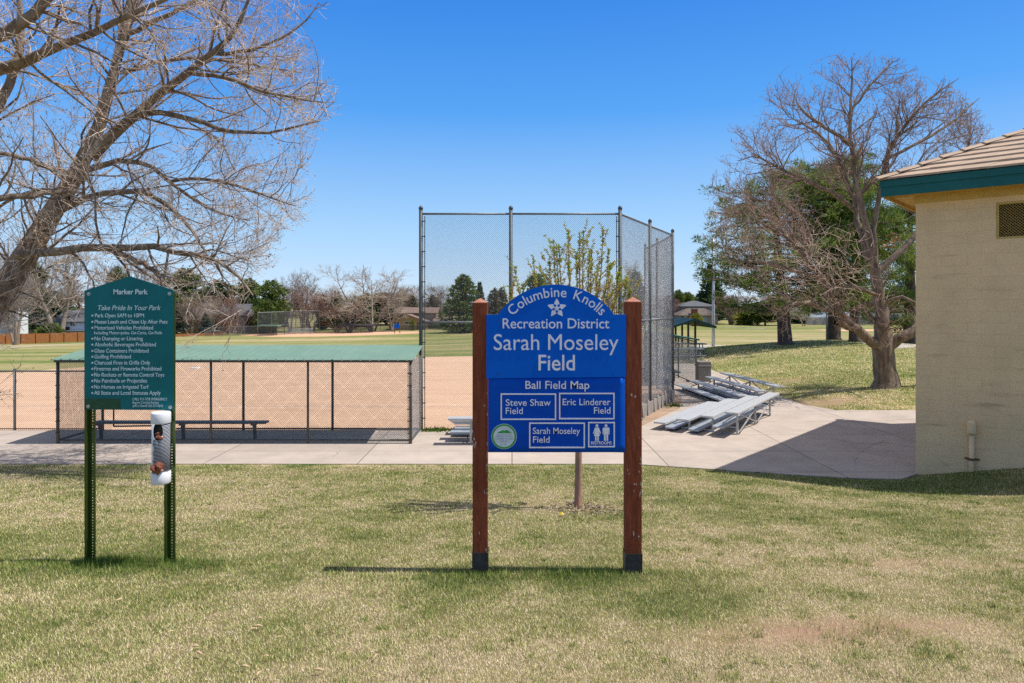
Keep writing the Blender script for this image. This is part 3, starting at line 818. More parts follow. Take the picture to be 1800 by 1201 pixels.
m.prism(poly([(1045.5, 751.3), (1052.5, 751.3), (1056, 761.5), (1054.5, 762.3), (1052, 757), (1054.5, 766), (1052.3, 766), (1052.3, 774.5), (1049.6, 774.5), (1049.6, 766), (1048.4, 766), (1048.4, 774.5), (1045.7, 774.5), (1045.7, 766), (1043.5, 766), (1046, 757), (1043.5, 762.3), (1042, 761.5)]), TL - .0025, TL)
m.prism(poly([(1060.5, 751.3), (1069.5, 751.3), (1071, 753), (1071, 763), (1069.3, 763.4), (1069, 756), (1068.6, 756), (1068.6, 774.5), (1065.6, 774.5), (1065.6, 763), (1064.4, 763), (1064.4, 774.5), (1061.4, 774.5), (1061.4, 756), (1061, 756), (1060.7, 763.4), (1059, 763), (1059, 753)]), TL - .0025, TL)
m.build('restroom_figures', white, lo)
screws([(866.5, 669), (978, 666.5), (1089, 669), (868, 790), (977, 791), (1091, 788)], LY - 0.006, lo)
# round decal
dgreen = M('decal_green', (0.04, 0.30, 0.05), 0.5, var=0.1); dwhite = M('decal_white', (0.62, 0.70, 0.74), 0.55, scale=30, var=0.08, bump=0); dgrey = M('decal_grey', (0.30, 0.34, 0.36), 0.6, var=0.1, bump=0)
m = MB(); m.prism(disc(886, 767, 22.3, 40), TL - .001, TL + .003); dec = m.build('round_decal', dwhite, lo)
m = MB()
ro, ri = 21.6, 18.6
for k in range(40):
    q0, q1 = k / 40 * 2 * math.pi, (k + 1) / 40 * 2 * math.pi
    m.prism([(X(886 + r * math.cos(q)), Zp(767 - r * math.sin(q))) for r, q in ((ri, q0), (ro, q0), (ro, q1), (ri, q1))], TL - .002, TL - .0011)
m.build('green_ring', dgreen, dec)
m = MB()
m.prism(poly([(874, 761), (878, 758), (881, 757.2), (884, 755.5), (886, 757), (890, 755.3), (894, 757), (900, 761)]), TL - .002, TL - .0011)
m.build('green_hills', dgreen, dec)
m = MB()
put_text(m, 'LAND & WATER', 871, 901, 768.3, 3.0, TL - .0011, th=.0008)
put_text(m, 'CONSERVATION', 871, 901, 772.8, 3.0, TL - .0011, th=.0008)
put_text(m, 'FUND', 880, 892, 777.2, 3.0, TL - .0011, th=.0008)
m.bb((X(874), TL - .002, Zp(762.6)), (X(899), TL - .0011, Zp(763.0)))
m.bb((X(880), TL - .002, Zp(779.6)), (X(894), TL - .0011, Zp(780.0)))
m.build('lettering', dgrey, dec)

# ================================================================== THE GREEN RULES SIGN
SY = 6.35
rules = thing('rules_sign', 'dark green peaked park rules board on two perforated green steel posts', 'sign', (X(228), SY, zf(X(228), SY)))
m = MB(); PYR = SY - 0.004
m.prism([(X(148.5), Zp(720)), (X(305.5), Zp(721)), (X(305), Zp(510)), (X(228.5), Zp(485.5)), (X(149), Zp(511))], PYR, PYR + 0.003)
rp_ = m.build('rules_panel', green_m, rules)
m = MB(); m.prism([(X(149.2), Zp(719.5)), (X(213), Zp(719.8)), (X(212.5), Zp(701)), (X(149.4), Zp(700.5))], PYR - 0.001, PYR - 0.0002)
m.build('blank_patch', gpatch, rp_)
m = MB(); T2 = PYR - 0.0004
put_text(m, 'Marker Park', 199.5, 259.5, 517.3, 8.6, T2, bold=0.02, th=.001)
put_text(m, 'Take Pride In Your Park', 172.5, 282.5, 545.3, 8.4, T2, shear=0.25, bold=.004, th=.001)
for (s, a, c, py) in (('Park Open 5AM to 10PM', 167, 253, 558), ('Please Leash and Clean Up After Pets', 166.5, 294, 569), ('Motorized Vehicles Prohibited', 166.5, 269, 579.5), ('No Dumping or Littering', 166.3, 251, 598.5), ('Alcoholic Beverages Prohibited', 166.2, 274, 609), ('Glass Containers Prohibited', 166, 261, 620), ('Golfing Prohibited', 166, 230, 630.3), ('Charcoal Fires in Grills Only', 165.9, 264, 641), ('Firearms and Fireworks Prohibited', 165.8, 283.5, 651.5), ('No Rockets or Remote Control Toys', 165.7, 288.5, 662.2), ('No Paintballs or Projectiles', 165.6, 258.5, 672.7), ('No Horses on Irrigated Turf', 165.5, 261, 683.5), ('All State and Local Statutes Apply', 165.5, 282.5, 694)):
    put_text(m, s, a, c, py, 6.6, T2, bold=.006, th=.001)
    m.prism([(X(162.8 + 1.7 * math.cos(q)), Zp(py - 3.0 - 1.7 * math.sin(q))) for q in np.linspace(0, 2 * math.pi, 10, endpoint=False)], T2 - .001, T2)
put_text(m, 'Including Motorcycles, Go-Carts, Go-Peds', 165.5, 284.5, 587.8, 5.4, T2, bold=.003, th=.001)
put_text(m, 'CALL 911 FOR EMERGENCY', 233, 294, 704, 4.4, T2, th=.001)
put_text(m, 'Report Criminal Activity', 233, 279, 709.8, 4.2, T2, th=.001)
put_text(m, 'JeffCo Sheriff 303-277-0211', 233, 286, 715.6, 4.2, T2, th=.001)
m.build('lettering', glet, rp_)
for (px, py) in ((156.5, 517), (298.5, 516.5), (155.5, 714.5), (299.8, 716)):
    m = MB()
    m.prism([(X(px) + .017 * math.cos(q), Zp(py) + .017 * math.sin(q)) for q in np.linspace(0, 2 * math.pi, 18, endpoint=False)], PYR - .003, PYR - .0003)
    m.prism([(X(px) + .009 * math.cos(q), Zp(py) + .009 * math.sin(q)) for q in np.linspace(0, 2 * math.pi, 6, endpoint=False)], PYR - .010, PYR - .003)
    m.build('bolt', bolt_m, rp_)
for (pl, pr) in ((148.3, 168.0), (288.3, 308.3)):
    xa, xb = X(pl), X(pr); w = xb - xa; z0 = zf(xa, SY) - 0.3; z1 = Zp(514); yf, yw, t = SY + 0.0005, SY + 0.036, 0.004
    m = MB()
    f_ = w * 0.24                                   # flange width
    m.bb((xa, yf, z0), (xa + f_, yf + t, z1)); m.bb((xb - f_ * .75, yf, z0), (xb, yf + t, z1))
    m.bar((xa + f_ - .001, yf + t / 2, z0), (xa + f_ - .001, yf + t / 2, z1), .001, .001)
    # slanting sides of the channel
    xi, xj = xa + f_ + 0.012, xb - f_ * .75 - 0.006
    m.add([(xa + f_, yf, z0), (xa + f_, yf, z1), (xi, yw, z1), (xi, yw, z0), (xa + f_ , yf + t, z0), (xa + f_, yf + t, z1), (xi - .003, yw + t, z1), (xi - .003, yw + t, z0)], [(0, 1, 2, 3), (4, 7, 6, 5), (0, 3, 7, 4), (1, 5, 6, 2)])
    m.add([(xb - f_ * .75, yf, z0), (xb - f_ * .75, yf, z1), (xj, yw, z1), (xj, yw, z0), (xb - f_ * .75, yf + t, z0), (xb - f_ * .75, yf + t, z1), (xj + .003, yw + t, z1), (xj + .003, yw + t, z0)], [(0, 1, 2, 3), (4, 7, 6, 5), (0, 3, 7, 4), (1, 5, 6, 2)])
    # web with a row of punched holes
    hx0, hx1 = xi + (xj - xi) * .30, xi + (xj - xi) * .30 + 0.0105
    m.bb((xi, yw, z0), (hx0, yw + t, z1)); m.bb((hx1, yw, z0), (xj, yw + t, z1))
    z = z0
    while z < z1:
        m.bb((hx0, yw + .0002, z), (hx1, yw + t - .0002, min(z + 0.0155, z1))); z += 0.0265
    m.build('post', gpost, rules)
# ---- pet-waste bag dispenser strapped to the right-hand post
dx_, dy_ = X(291.5), SY - 0.088
pvc = M('white_pvc', (0.82, 0.82, 0.84), 0.45, scale=6, var=0.1, bump=0.02)
ink = M('black_print', (0.012, 0.014, 0.03), 0.5, var=0.2, bump=0)
brownb = M('brown_plastic_film', (0.30, 0.105, 0.055), 0.35, scale=25, col2=(0.16, 0.05, 0.028), bump=0.2, spec=0.5)
disp = thing('bag_dispenser', 'white pet waste bag tube with black printed stripes strapped to rules sign post', 'dispenser', (dx_, dy_, Zp(852)))
SYd = dy_ - 0.0
def Zd(py): return EYE - (py - H) / F * (dy_ - .07)
m = MB(); rt = 0.077
m.lathe((dx_, dy_, 0), [(rt, Zd(848)), (rt, Zd(729))], 40); tb = m.build('tube', pvc, disp, smooth=True)
m = MB(); m.lathe((dx_, dy_, 0), [(rt + .004, Zd(746)), (rt + .007, Zd(745)), (rt + .007, Zd(729)), (rt + .002, Zd(726.5))], 40); m.build('cap', pvc, disp, smooth=True)
m = MB(); m.lathe((dx_, dy_, 0), [(rt + .0, Zd(853)), (rt + .007, Zd(851)), (rt + .007, Zd(833)), (rt + .003, Zd(832))], 40); m.build('cap', pvc, disp, smooth=True)
m = MB()
rr = random.Random(4)
for k in range(34):
    py = 750 + k * 2.45
    if py > 831: break
    a_l = -2.05 + rr.uniform(-.12, .12) + (0.0 if not 744 < py < 774 else 0.95)
    seg = np.linspace(a_l, 0.45, 16)
    for q0, q1 in zip(seg[:-1], seg[1:]):
        z_0 = Zd(py) + 0.012 * (q0 + 1.6) * .55; z_1 = Zd(py) + 0.012 * (q1 + 1.6) * .55; r0 = rt + .0006; hgt_ = .0085
        m.add([(dx_ + r0 * math.cos(q), dy_ + r0 * math.sin(q), zz) for q, zz in ((q0, z_0), (q1, z_1), (q1, z_1 + hgt_), (q0, z_0 + hgt_))], [(0, 1, 2, 3)])
m.build('printed_stripes', ink, tb)
m = MB()
pts = []
for f_ in (1.0, .66, .33):
    for q in np.linspace(0, 2 * math.pi, 20, endpoint=False):
        aa = -1.45 + 0.56 * f_ * math.cos(q); pts.append((dx_ + (rt + .0016) * math.cos(aa), dy_ + (rt + .0016) * math.sin(aa), Zd(759) + 0.082 * f_ * math.sin(q)))
pts.append((dx_ + (rt + .0016) * math.cos(-1.45), dy_ + (rt + .0016) * math.sin(-1.45), Zd(759)))
m.add(pts, [(k * 20 + i, k * 20 + (i + 1) % 20, (k + 1) * 20 + (i + 1) % 20, (k + 1) * 20 + i) for k in (0, 1) for i in range(20)] + [(40 + i, 40 + (i + 1) % 20, 60) for i in range(20)])
m.build('opening', M('tube_opening', (0.006, 0.006, 0.006), 0.9, bump=0), tb)
def crumple(c, r, seed, n=7):
    rr = random.Random(seed); m = MB()
    for k in range(n):
        bm = bmesh.new(); bmesh.ops.create_icosphere(bm, subdivisions=2, radius=1)
        o_ = Vector((rr.uniform(-.6, .6), rr.uniform(-.25, .2), rr.uniform(-.5, .5))) * r
        sx, sy, sz = (rr.uniform(.35, .7) * r for _ in range(3))
        rot = Matrix.Rotation(rr.uniform(0, 6), 3, (rr.random(), rr.random(), rr.random() + .1))
        vs = [c + o_ + rot @ Vector((v.co.x * sx, v.co.y * sy * .7, v.co.z * sz)) * rr.uniform(.72, 1.15) for v in bm.verts]
        m.add(vs, [tuple(v.index for v in f.verts) for f in bm.faces]); bm.free()
    return m
crumple(Vector((dx_ + .075 * math.cos(-1.42), dy_ + .075 * math.sin(-1.42), Zd(766))), 0.042, 2, 5).build('bags', brownb, tb)
crumple(Vector((dx_ + .085 * math.cos(-1.42), dy_ + .085 * math.sin(-1.42), Zd(823))), 0.068, 5, 10).build('bags', brownb, tb)
m = MB(); m.bb((dx_ - .02, dy_ + rt - .004, Zd(800)), (dx_ + .05, SY + .0004, Zd(792))); m.build('strap', gpost, disp)

# ================================================================== DUGOUTS, FENCES, BACKSTOP
teal = M('teal_roof_steel', (0.20, 0.315, 0.235), 0.55, scale=1.5, col2=(0.165, 0.27, 0.20), bump=0.02, metal=0.15, spec=0.4)
tealu = teal
def ribbed_roof(m, x0, x1, y0, z0, y1, z1, step=0.21):
    """corrugated sheet: trapezoid ribs running from (y0,z0) to (y1,z1)"""
    prof = []; x = x0
    while x < x1 - 0.01:
        for dx, dz in ((0, 0), (0.012, 0.018), (0.034, 0.018), (0.046, 0)):
            if x + dx < x1: prof.append((x + dx, dz))
        x += step
    prof.append((x1, 0))
    k = len(prof); vs = []
    for (y, z) in ((y0, z0), (y1, z1)):
        for t in (0.0, -0.012): vs += [(x, y, z + dz + t) for x, dz in prof]
    fs = []
    for i in range(k - 1):
        fs += [(i, i + 1, 2 * k + i + 1, 2 * k + i), (k + i, 3 * k + i, 3 * k + i + 1, k + i + 1), (i, k + i, k + i + 1, i + 1), (2 * k + i, 2 * k + i + 1, 3 * k + i + 1, 3 * k + i)]
    fs += [(0, 2 * k, 3 * k, k), (k - 1, 2 * k - 1, 4 * k - 1, 3 * k - 1)]
    m.add(vs, fs)
GZ = 0.022
D1 = thing('dugout', 'long chain-link dugout with teal ribbed metal roof behind the green rules sign', 'dugout', (-6.3, 16.2, 0))
YA, YB = 15.42, 17.08
pf = [-10.26, -6.8, -4.61, -2.29]; pb = [-10.24, -8.52, -6.72, -4.49, -2.26]
ztop = lambda y: 1.905 + (y - YA) / (YB - YA) * (2.125 - 1.905)
for x in pf:
    r = 0.034 if x in (pf[0], pf[-1]) else 0.026
    m = MB(); m.tube((x, YA, GZ - .1), (x, YA, ztop(YA)), r, n=12); m.build('post', dpost, D1, smooth=True)
for x in pb:
    m = MB(); m.tube((x, YB, GZ - .1), (x, YB, ztop(YB)), 0.032, n=12); m.build('post', dpost, D1, smooth=True)
m = MB()
for (a, b_, z) in (((pf[0], YA), (pf[-1], YA), ztop(YA) - .03), ((pf[0], YA), (pf[-1], YA), .10), ((pb[0], YB), (pb[-1], YB), ztop(YB) - .03), ((-8.4, YB), (pb[-1], YB), .06)):
    m.tube((*a, z), (*b_, z), 0.021, n=8)
for xx in (pf[0], pf[-1]):
    m.tube((xx, YA, ztop(YA) - .03), (xx + .02, YB, ztop(YB) - .03), .021); m.tube((xx, YA, .1), (xx + .02, YB, .1), .021)
m.build('rails', dpost, D1, smooth=True)
# gate frame in the field side with rounded corners
m = MB(); gx0, gx1 = -9.95, -8.6
m.path([(gx1 + .05, YB - .03, 1.7), (gx1 + .02, YB - .03, 0.35), (gx1 - .02, YB - .03, 0.2), (gx1 - .15, YB - .03, 0.14), (gx0, YB - .03, 0.12)], [.02] * 5)
m.tube((gx0, YB - .03, .12), (gx0, YB - .03, 1.7), .02); m.tube((gx0, YB - .03, 1.7), (gx1 + .05, YB - .03, 1.7), .02)
m.build('gate_frame', dpost, D1, smooth=True)
m = MB(); ribbed_roof(m, -10.36, -2.22, YA - .09, ztop(YA) + .015, YB + .06, ztop(YB) + .02)
m.build('roof', teal, D1)
m = MB()
for y in (YA - .05, (YA + YB) / 2, YB): m.bar((-10.3, y, ztop(y) - .012), (-2.24, y, ztop(y) - .012), .05, .04)
m.build('purlins', dpost, D1)
link_mesh([((pf[0], YA), (pf[-1], YA), .06, ztop(YA) - .04)], wire, D1, r=.0023, name='front_mesh')
link_mesh([((-8.4, YB), (pb[-1], YB), .04, ztop(YB) - .04), ((gx0, YB - .03), (gx1, YB - .03), .14, 1.7)], wire, D1, r=.0020, name='back_mesh')
link_mesh([((pf[-1], YA), (pb[-1], YB), .05, 1.9)], wire_l, D1, r=.0023, name='end_mesh')
link_mesh([((pf[0], YA), (pb[0], YB), .05, 1.9)], wire, D1, r=.0021, name='end_mesh')
m = MB(); m.tube((pf[-1] - .055, YA - .01, .06), (pf[-1] - .055, YA - .01, 1.86), .008, n=6); m.build('tension_bar', dpost, D1)
for k in range(7):
    z = .25 + k * .27
    for x in (pf[0], pf[-1]): m = MB(); m.bb((x - .07 if x > -5 else x - .03, YA - .04, z), (x + .035 if x > -5 else x + .07, YA - .026, z + .022)); m.build('tension_band', dpost, D1)
# bench in the dugout
B1 = thing('dugout_bench', 'long grey backless bench inside the roofed dugout behind the rules sign', 'bench', (-7.6, 15.78, GZ))
bgrey = M('bench_grey', (0.10, 0.115, 0.125), 0.5, scale=4, var=0.25, metal=0.3)
m = MB(); m.bb((-9.64, 15.66, .42), (-5.66, 15.92, .465)); m.build('seat', bgrey, B1, bevel=.006)
for x in (-9.5, -7.6, -5.95):
    m = MB(); m.bb((x - .03, 15.76, GZ), (x + .03, 15.82, .419)); m.bb((x - .05, 15.66, .385), (x + .05, 15.92, .4195)); m.bar((x, 15.68, .38), (x, 15.78, .12), .02, .02)
    m.build('leg', bgrey, B1)
# low field fence on the far left
LF = thing('low_fence', 'waist-high galvanised chain-link fence running left from the dugout', 'fence', (-16, 17.05, 0))
fx_ = [-20.5, -16.0 + .4, -12.35]
for x in (-24, -21.5, -18.6, -15.45, -12.42):
    m = MB(); m.tube((x, 17.05, -.1), (x, 17.05, 1.53), .03, n=12); m.lathe((x, 17.05, 1.53), [(.033, 0), (.028, .03), (.01, .045)], 12); m.build('post', galv, LF, smooth=True)
m = MB(); m.tube((-26, 17.05, 1.5), (-8.5, 17.05, 1.5), .021); m.build('top_rail', galvd, LF, smooth=True)
m = MB(); m.tube((-26, 17.05, .06), (-10.3, 17.05, .06), .012); m.build('bottom_wire', galvd, LF, smooth=True)
link_mesh([((-26, 17.03), (-9.98, 17.03), .03, 1.5)], wire, LF, r=.0021)

# backstop
BS = thing('backstop', 'tall galvanised chain-link backstop wrapping round home plate behind the blue sign', 'backstop', (1.5, 18, 0))
bp_ = [(-2.29, 17.15), (-.03, 17.15), (2.715, 17.15), (4.0, 19.8), (5.27, 22.4), (5.40, 25.4), (5.44, 27.9)]
TOPZ = 5.58
for i, (x, y) in enumerate(bp_):
    r = 0.047 if i < 5 else 0.042
    m = MB(); m.tube((x, y, zf(x, y) - .1), (x, y, TOPZ + .02), r, n=14); m.lathe((x, y, TOPZ + .02), [(r + .008, -.05), (r + .008, .0), (r * .6, .035), (.01, .05)], 14)
    m.build('pole', galvd, BS, smooth=True)
for z in (TOPZ - .14, 2.72):
    for (a, b_) in zip(bp_[:-1], bp_[1:]):
        m = MB(); m.tube((*a, z), (*b_, z), .027, n=10); m.build('rail', galv, BS, smooth=True)
link_mesh([(a, b_, .03, TOPZ - .16) for a, b_ in zip(bp_[:2], bp_[1:3])], wire, BS, r=.0024, name='front_mesh')
link_mesh([(a, b_, .06, TOPZ - .16) for a, b_ in zip(bp_[2:4], bp_[3:5])], wire_l, BS, r=.0024, name='corner_mesh')
link_mesh([(a, b_, .06, TOPZ - .16) for a, b_ in zip(bp_[4:6], bp_[5:])], wire_l, BS, r=.0024, name='side_mesh')
m = MB()
for x in (-2.29 + .10, 2.715 - .09):
    m.tube((x, 17.13, .05), (x, 17.13, TOPZ - .2), .011, n=6)
    for k in range(14): m.bb((x - .10 if x < 0 else x - .02, 17.11, .3 + k * .38), (x + .02 if x < 0 else x + .10, 17.125, .325 + k * .38))
m.build('tension_bars', galvd, BS)
greyw = M('weathered_board', (0.36, 0.33, 0.30), 0.9, scale=10, col2=(0.22, 0.20, 0.18), bump=0.4, stretch=(2, 2, .5))
rr = random.Random(9)
for (a, b_) in zip(bp_[2:4], bp_[3:5]):
    a, b_ = Vector((*a, 0)), Vector((*b_, 0)); d = (b_ - a); L_ = d.length; d.normalize(); nrm = Vector((d.y, -d.x, 0)); t = .25
    while t < L_ - .1:
        c = a + d * t + nrm * .10; h_ = rr.uniform(.40, .5); lean = rr.uniform(-.05, .09)
        m = MB(); m.bar((c.x, c.y, -.05), (c.x - nrm.x * .04 + d.x * lean, c.y - nrm.y * .04 + d.y * lean, h_), .03, rr.uniform(.16, .2), up=d)
        m.build('kick_board', greyw, BS, bevel=.004); t += rr.uniform(.36, .52)
    m = MB(); m.bar(a + nrm * .05 + Vector((0, 0, .2)), b_ + nrm * .05 + Vector((0, 0, .2)), .04, .34); m.build('kick_board', greyw, BS)
tag(sheet('dirt_strip', [(2.75, 17.0), (3.4, 17.75), (5.05, 20.6), (5.6, 22.5), (6.0, 26.5), (5.6, 27), (5.3, 22.6), (4.0, 19.8), (2.72, 17.3)], .028, M('bare_earth', (0.42, 0.29, 0.20), .95, scale=2, var=.35, bump=.5), step=1, skirt=.05))

# second dugout beyond the backstop
D2 = thing('dugout', 'dugout with green roof edge seen through the right side of the backstop', 'dugout', (6.3, 31, 0))
xa, xb, ya, yb = 5.55, 7.15, 26.5, 35.0
zr = lambda x: 2.08 - (x - xa) / (xb - xa) * .26
for y in np.linspace(ya, yb, 4):
    for x in (xa, xb):
        m = MB(); m.tube((x, y, -.1), (x, y, zr(x)), .03, n=10); m.build('post', dpost, D2, smooth=True)
m = MB(); ribbed_roof(m, ya - .1, yb + .1, 0, 0, 0, 0) if False else None
prof = []
vs = []; y = ya - .1
m = MB()
m.add([(xa - .1, ya - .12, zr(xa) + .03), (xb + .1, ya - .12, zr(xb) + .0), (xb + .1, yb + .1, zr(xb) + .0), (xa - .1, yb + .1, zr(xa) + .03)] + [(xa - .1, ya - .12, zr(xa) - .03), (xb + .1, ya - .12, zr(xb) - .06), (xb + .1, yb + .1, zr(xb) - .06), (xa - .1, yb + .1, zr(xa) - .03)], [(0, 1, 2, 3), (7, 6, 5, 4), (0, 4, 5, 1), (1, 5, 6, 2), (2, 6, 7, 3), (3, 7, 4, 0)])
dteal = M('green_roof_edge', (0.035, 0.17, 0.115), .5, var=.2)
m.build('roof', dteal, D2)
m = MB()
for x in (xa, xb):
    m.tube((x, ya, .08), (x, yb, .08), .02); m.tube((x, ya, zr(x) - .1), (x, yb, zr(x) - .1), .02)
m.build('rails', dpost, D2, smooth=True)
link_mesh([((xb, ya), (xb, yb), .05, 1.75), ((xa, ya + .02), (xa, yb), .05, 1.9)], wire, D2, r=.0026, name='side_mesh')
B2 = thing('dugout_bench', 'grey backless bench in the far dugout beyond the backstop', 'bench', (6.6, 31, 0))
m = MB(); m.bb((6.45, 27.3, .42), (6.75, 34, .47)); m.build('seat', bgrey, B2)
for y in (27.8, 30.6, 33.5):
    m = MB(); m.bb((6.57, y - .03, -.1), (6.63, y + .03, .419)); m.build('leg', bgrey, B2)

# litter bin by that dugout
BN = thing('litter_bin', 'square grey concrete litter bin standing at the end of the far dugout', 'litter bin', (7.75, 27.9, 0))
bm_ = M('aggregate_concrete', (0.27, 0.255, 0.24), .95, scale=60, col2=(.15, .14, .13), bump=.4)
c = P(1236, 672, 27.9); m = MB(); x0_, x1_ = c.x - .26, c.x + .26
m.bb((x0_, 27.65, -.05), (x1_, 28.15, .62)); m.build('body', bm_, BN, bevel=.02)
m = MB(); m.bb((x0_ - .02, 27.63, .621), (x1_ + .02, 28.17, .70)); m.slab([(x0_, 27.65), (x1_, 27.65), (x1_ - .05, 28.15), (x0_, 28.15)], .701, .84); m.build('hood', bm_, BN, bevel=.02)

# picnic shelter and its tables
PS = thing('picnic_shelter', 'small open picnic shelter with green gabled roof beyond the far dugout', 'shelter', (P(1204, 600, 40).x, 40, zf(10, 40)))
cx = P(1206, 600, 40).x; zg = zf(cx, 40)
for dx in (-.12, .28):
    for y in (39.0, 42):
        m = MB(); m.bb((cx + dx - .05, y, zg - .1), (cx + dx + .05, y + .1, 2.28)); m.build('post', M('brown_post', (.05, .03, .022), .7, var=.3), PS)
m = MB()
zt_ = Zp(560, 39.0)
for s_, dzz in ((-1, .42), (1, .42)):
    a = (cx + .12, 0, zt_); e_ = (cx + .12 + s_ * 1.25, 0, zt_ - dzz)
    m.add([(a[0], 38.6, a[2]), (e_[0], 38.6, e_[2]), (e_[0], 43, e_[2]), (a[0], 43, a[2]), (a[0], 38.6, a[2] - .13), (e_[0], 38.6, e_[2] - .13), (e_[0], 43, e_[2] - .13), (a[0], 43, a[2] - .13)], [(0, 1, 2, 3), (7, 6, 5, 4), (0, 4, 5, 1), (3, 2, 6, 7), (1, 5, 6, 2), (0, 3, 7, 4)])
m.build('roof', M('shelter_roof', (.012, .06, .05), .6, col2=(.015, .04, .035), scale=3), PS)
def picnic_table(c, label):
    T = thing('picnic_table', label, 'table', c, group='picnic tables by the shelter')
    tm = M('grey_table_metal', (.20, .22, .24), .5, var=.3)
    m = MB(); m.bb((c[0] - .9, c[1] - .38, c[2] + .72), (c[0] + .9, c[1] + .38, c[2] + .77)); m.build('tabletop', tm, T)
    for s_ in (-1, 1):
        m = MB(); m.bb((c[0] - .9, c[1] + s_ * .72 - .13, c[2] + .42), (c[0] + .9, c[1] + s_ * .72 + .13, c[2] + .46)); m.build('seat', tm, T)
    for s_ in (-.6, .6):
        m = MB(); m.bar((c[0] + s_, c[1] - .7, c[2] + .40), (c[0] + s_, c[1] + .7, c[2] + .40), .05, .05)
        m.bar((c[0] + s_ + .055, c[1] - .3, c[2] + .71), (c[0] + s_ + .055, c[1] - .6, c[2] - .05), .05, .05); m.bar((c[0] + s_ + .055, c[1] + .3, c[2] + .71), (c[0] + s_ + .055, c[1] + .6, c[2] - .05), .05, .05); m.build('leg_frame', tm, T)
for px, y, lb in ((1206, 36.8, 'grey metal picnic table nearest the far dugout mesh'), (1213, 40.6, 'grey picnic table between the posts of the green shelter')):
    p = P(px, 600, y); picnic_table((p.x, y, zf(p.x, y)), lb)

# flagpole
fy = 49.0
fpx = P(1254, 600, fy).x; zg = zf(fpx, fy)
FP = thing('flagpole', 'tall pale bare metal pole on a round concrete pad in the far grass', 'pole', (fpx, fy, zg))
m = MB(); m.path([(fpx, fy, zg), (fpx, fy, zg + 2.0), (fpx, fy, zg + 8)], [.13, .11, .06], 14); m.build('pole', M('pale_steel', (.55, .56, .58), .45, var=.15, metal=.3), FP, smooth=True)
m = MB(); m.lathe((fpx, fy, zg), [(1.6, -.1), (1.6, .05), (.2, .06)], 28); m.build('concrete_pad', pathm, FP)
p = P(1453, 600, 47); zg = zf(p.x, 47)
fp2 = thing('pole', 'thin grey bare post standing beside the middle pine trunk', 'pole', (p.x, 47, zg))
m = MB(); m.tube((p.x, 47, zg - .1), (p.x, 47, Zp(530, 47)), .05, n=10); m.build('shaft', galv, fp2, smooth=True)

# ================================================================== BLEACHERS
def bleacher(label, L=4.35):
    T = thing('bleacher', label, 'bleacher', group='aluminium bleachers on the plaza', local=True)
    zs = [.60, .465, .33, .20]; ysr = [0, .59, 1.18, 1.77]
    for i in range(4):
        m = MB(); y = ysr[i]
        for k, (a, b_) in enumerate(((-.15, -.055), (-.05, .05), (.055, .15))):   # ribbed plank
            m.bb((0, y + a, zs[i] - .012), (L, y + b_, zs[i]))
        m.bb((0, y - .152, zs[i] - .045), (L, y - .1385, zs[i] - .0025)); m.bb((0, y + .1385, zs[i] - .045), (L, y + .152, zs[i] - .0025)); m.bb((.003, y - .138, zs[i] - .04), (L - .003, y + .138, zs[i] - .0125))
        m.build('seat', alu, T)
        if i < 3:
            m = MB(); z = max(.10, zs[i] - .37)
            m.bb((.02, y + .2, z - .035), (L - .02, y + .44, z)); m.bb((.02, y + .4405, z - .05), (L - .02, y + .452, z + .02)); m.build('foot_plank', M('dull_aluminium', (.42, .46, .52), .5, metal=.35, var=.2, scale=4), T)
    sup = [.5, L / 2 + .02, L - .5]
    for x in sup:
        m = MB()
        for i in range(4): m.bb((x - .022, ysr[i] - .022, .02), (x + .022, ysr[i] + .022, zs[i] - .0455))
        m.bb((x - .025, -.03, 0.002), (x + .025, 1.82, .0195))
        for i in range(3):
            m.bar((x + .032, ysr[i], zs[i] - .1), (x + .032, ysr[i + 1], .06), .018, .03)
            z = max(.10, zs[i] - .37); m.bb((x - .02, ysr[i] + .023, z - .07), (x + .02, ysr[i] + .45, z - .051))
        m.build('frame', alu2, T)
    m = MB()
    for a, b_ in zip(sup[:-1], sup[1:]):
        m.bar((a + .03, -.035, .5), (b_ - .03, -.035, .08), .03, .02); m.bar((a + .03, -.06, .08), (b_ - .03, -.06, .5), .03, .02)
    m.build('cross_brace', alu2, T)
    return T
bl = bleacher('aluminium bleacher nearest the building, its tall back edge towards the camera')
bl.location = (5.435 - .5 * .551, 16.48 - .5 * .834, GZ + .001); bl.rotation_euler = (0, 0, math.atan2(.834, .551))
b2 = copy_tree(bl); b2['label'] = 'aluminium bleacher behind the nearest one, beside the grass bank'
b2.location = (8.34, 21.15, GZ + .001); b2.rotation_euler = (0, 0, R(95.5))
b3 = copy_tree(bl); b3['label'] = 'aluminium bleacher mostly hidden behind the left post of the blue sign'
b3.location = (-1.43, 15.36, GZ + .001); b3.rotation_euler = (0, 0, 0)

# ================================================================== THE RESTROOM BUILDING
BW, BD = 7.0, 6.8
bld = thing('restroom_building', 'tan painted block building with green fascia and tiled hip roof at right', 'building', (7.51, 12.7, 0), math.atan2(UY, UX), local=True)
wallm = M_brick('painted_block', (0.92, 0.64, 0.35), (0.90, 0.625, 0.34), (0.83, 0.56, 0.295), 0.406, 0.203, 0.004, plane='XZ', var=0.17, bump=0.35, scale_noise=1.4, stain=(0.42, 0.29, 0.16))
wallm2 = M_brick('painted_block_side', (0.92, 0.64, 0.35), (0.90, 0.625, 0.34), (0.83, 0.56, 0.295), 0.406, 0.203, 0.006, plane='YZ', var=0.16, bump=0.5, scale_noise=1.4)
yel = M('yellow_trim_paint', (0.64, 0.43, 0.13), .7, scale=5, var=.15)
fasc = M('green_fascia_paint', (0.004, 0.12, 0.108), .5, scale=3, col2=(.003, .095, .086), bump=.05)
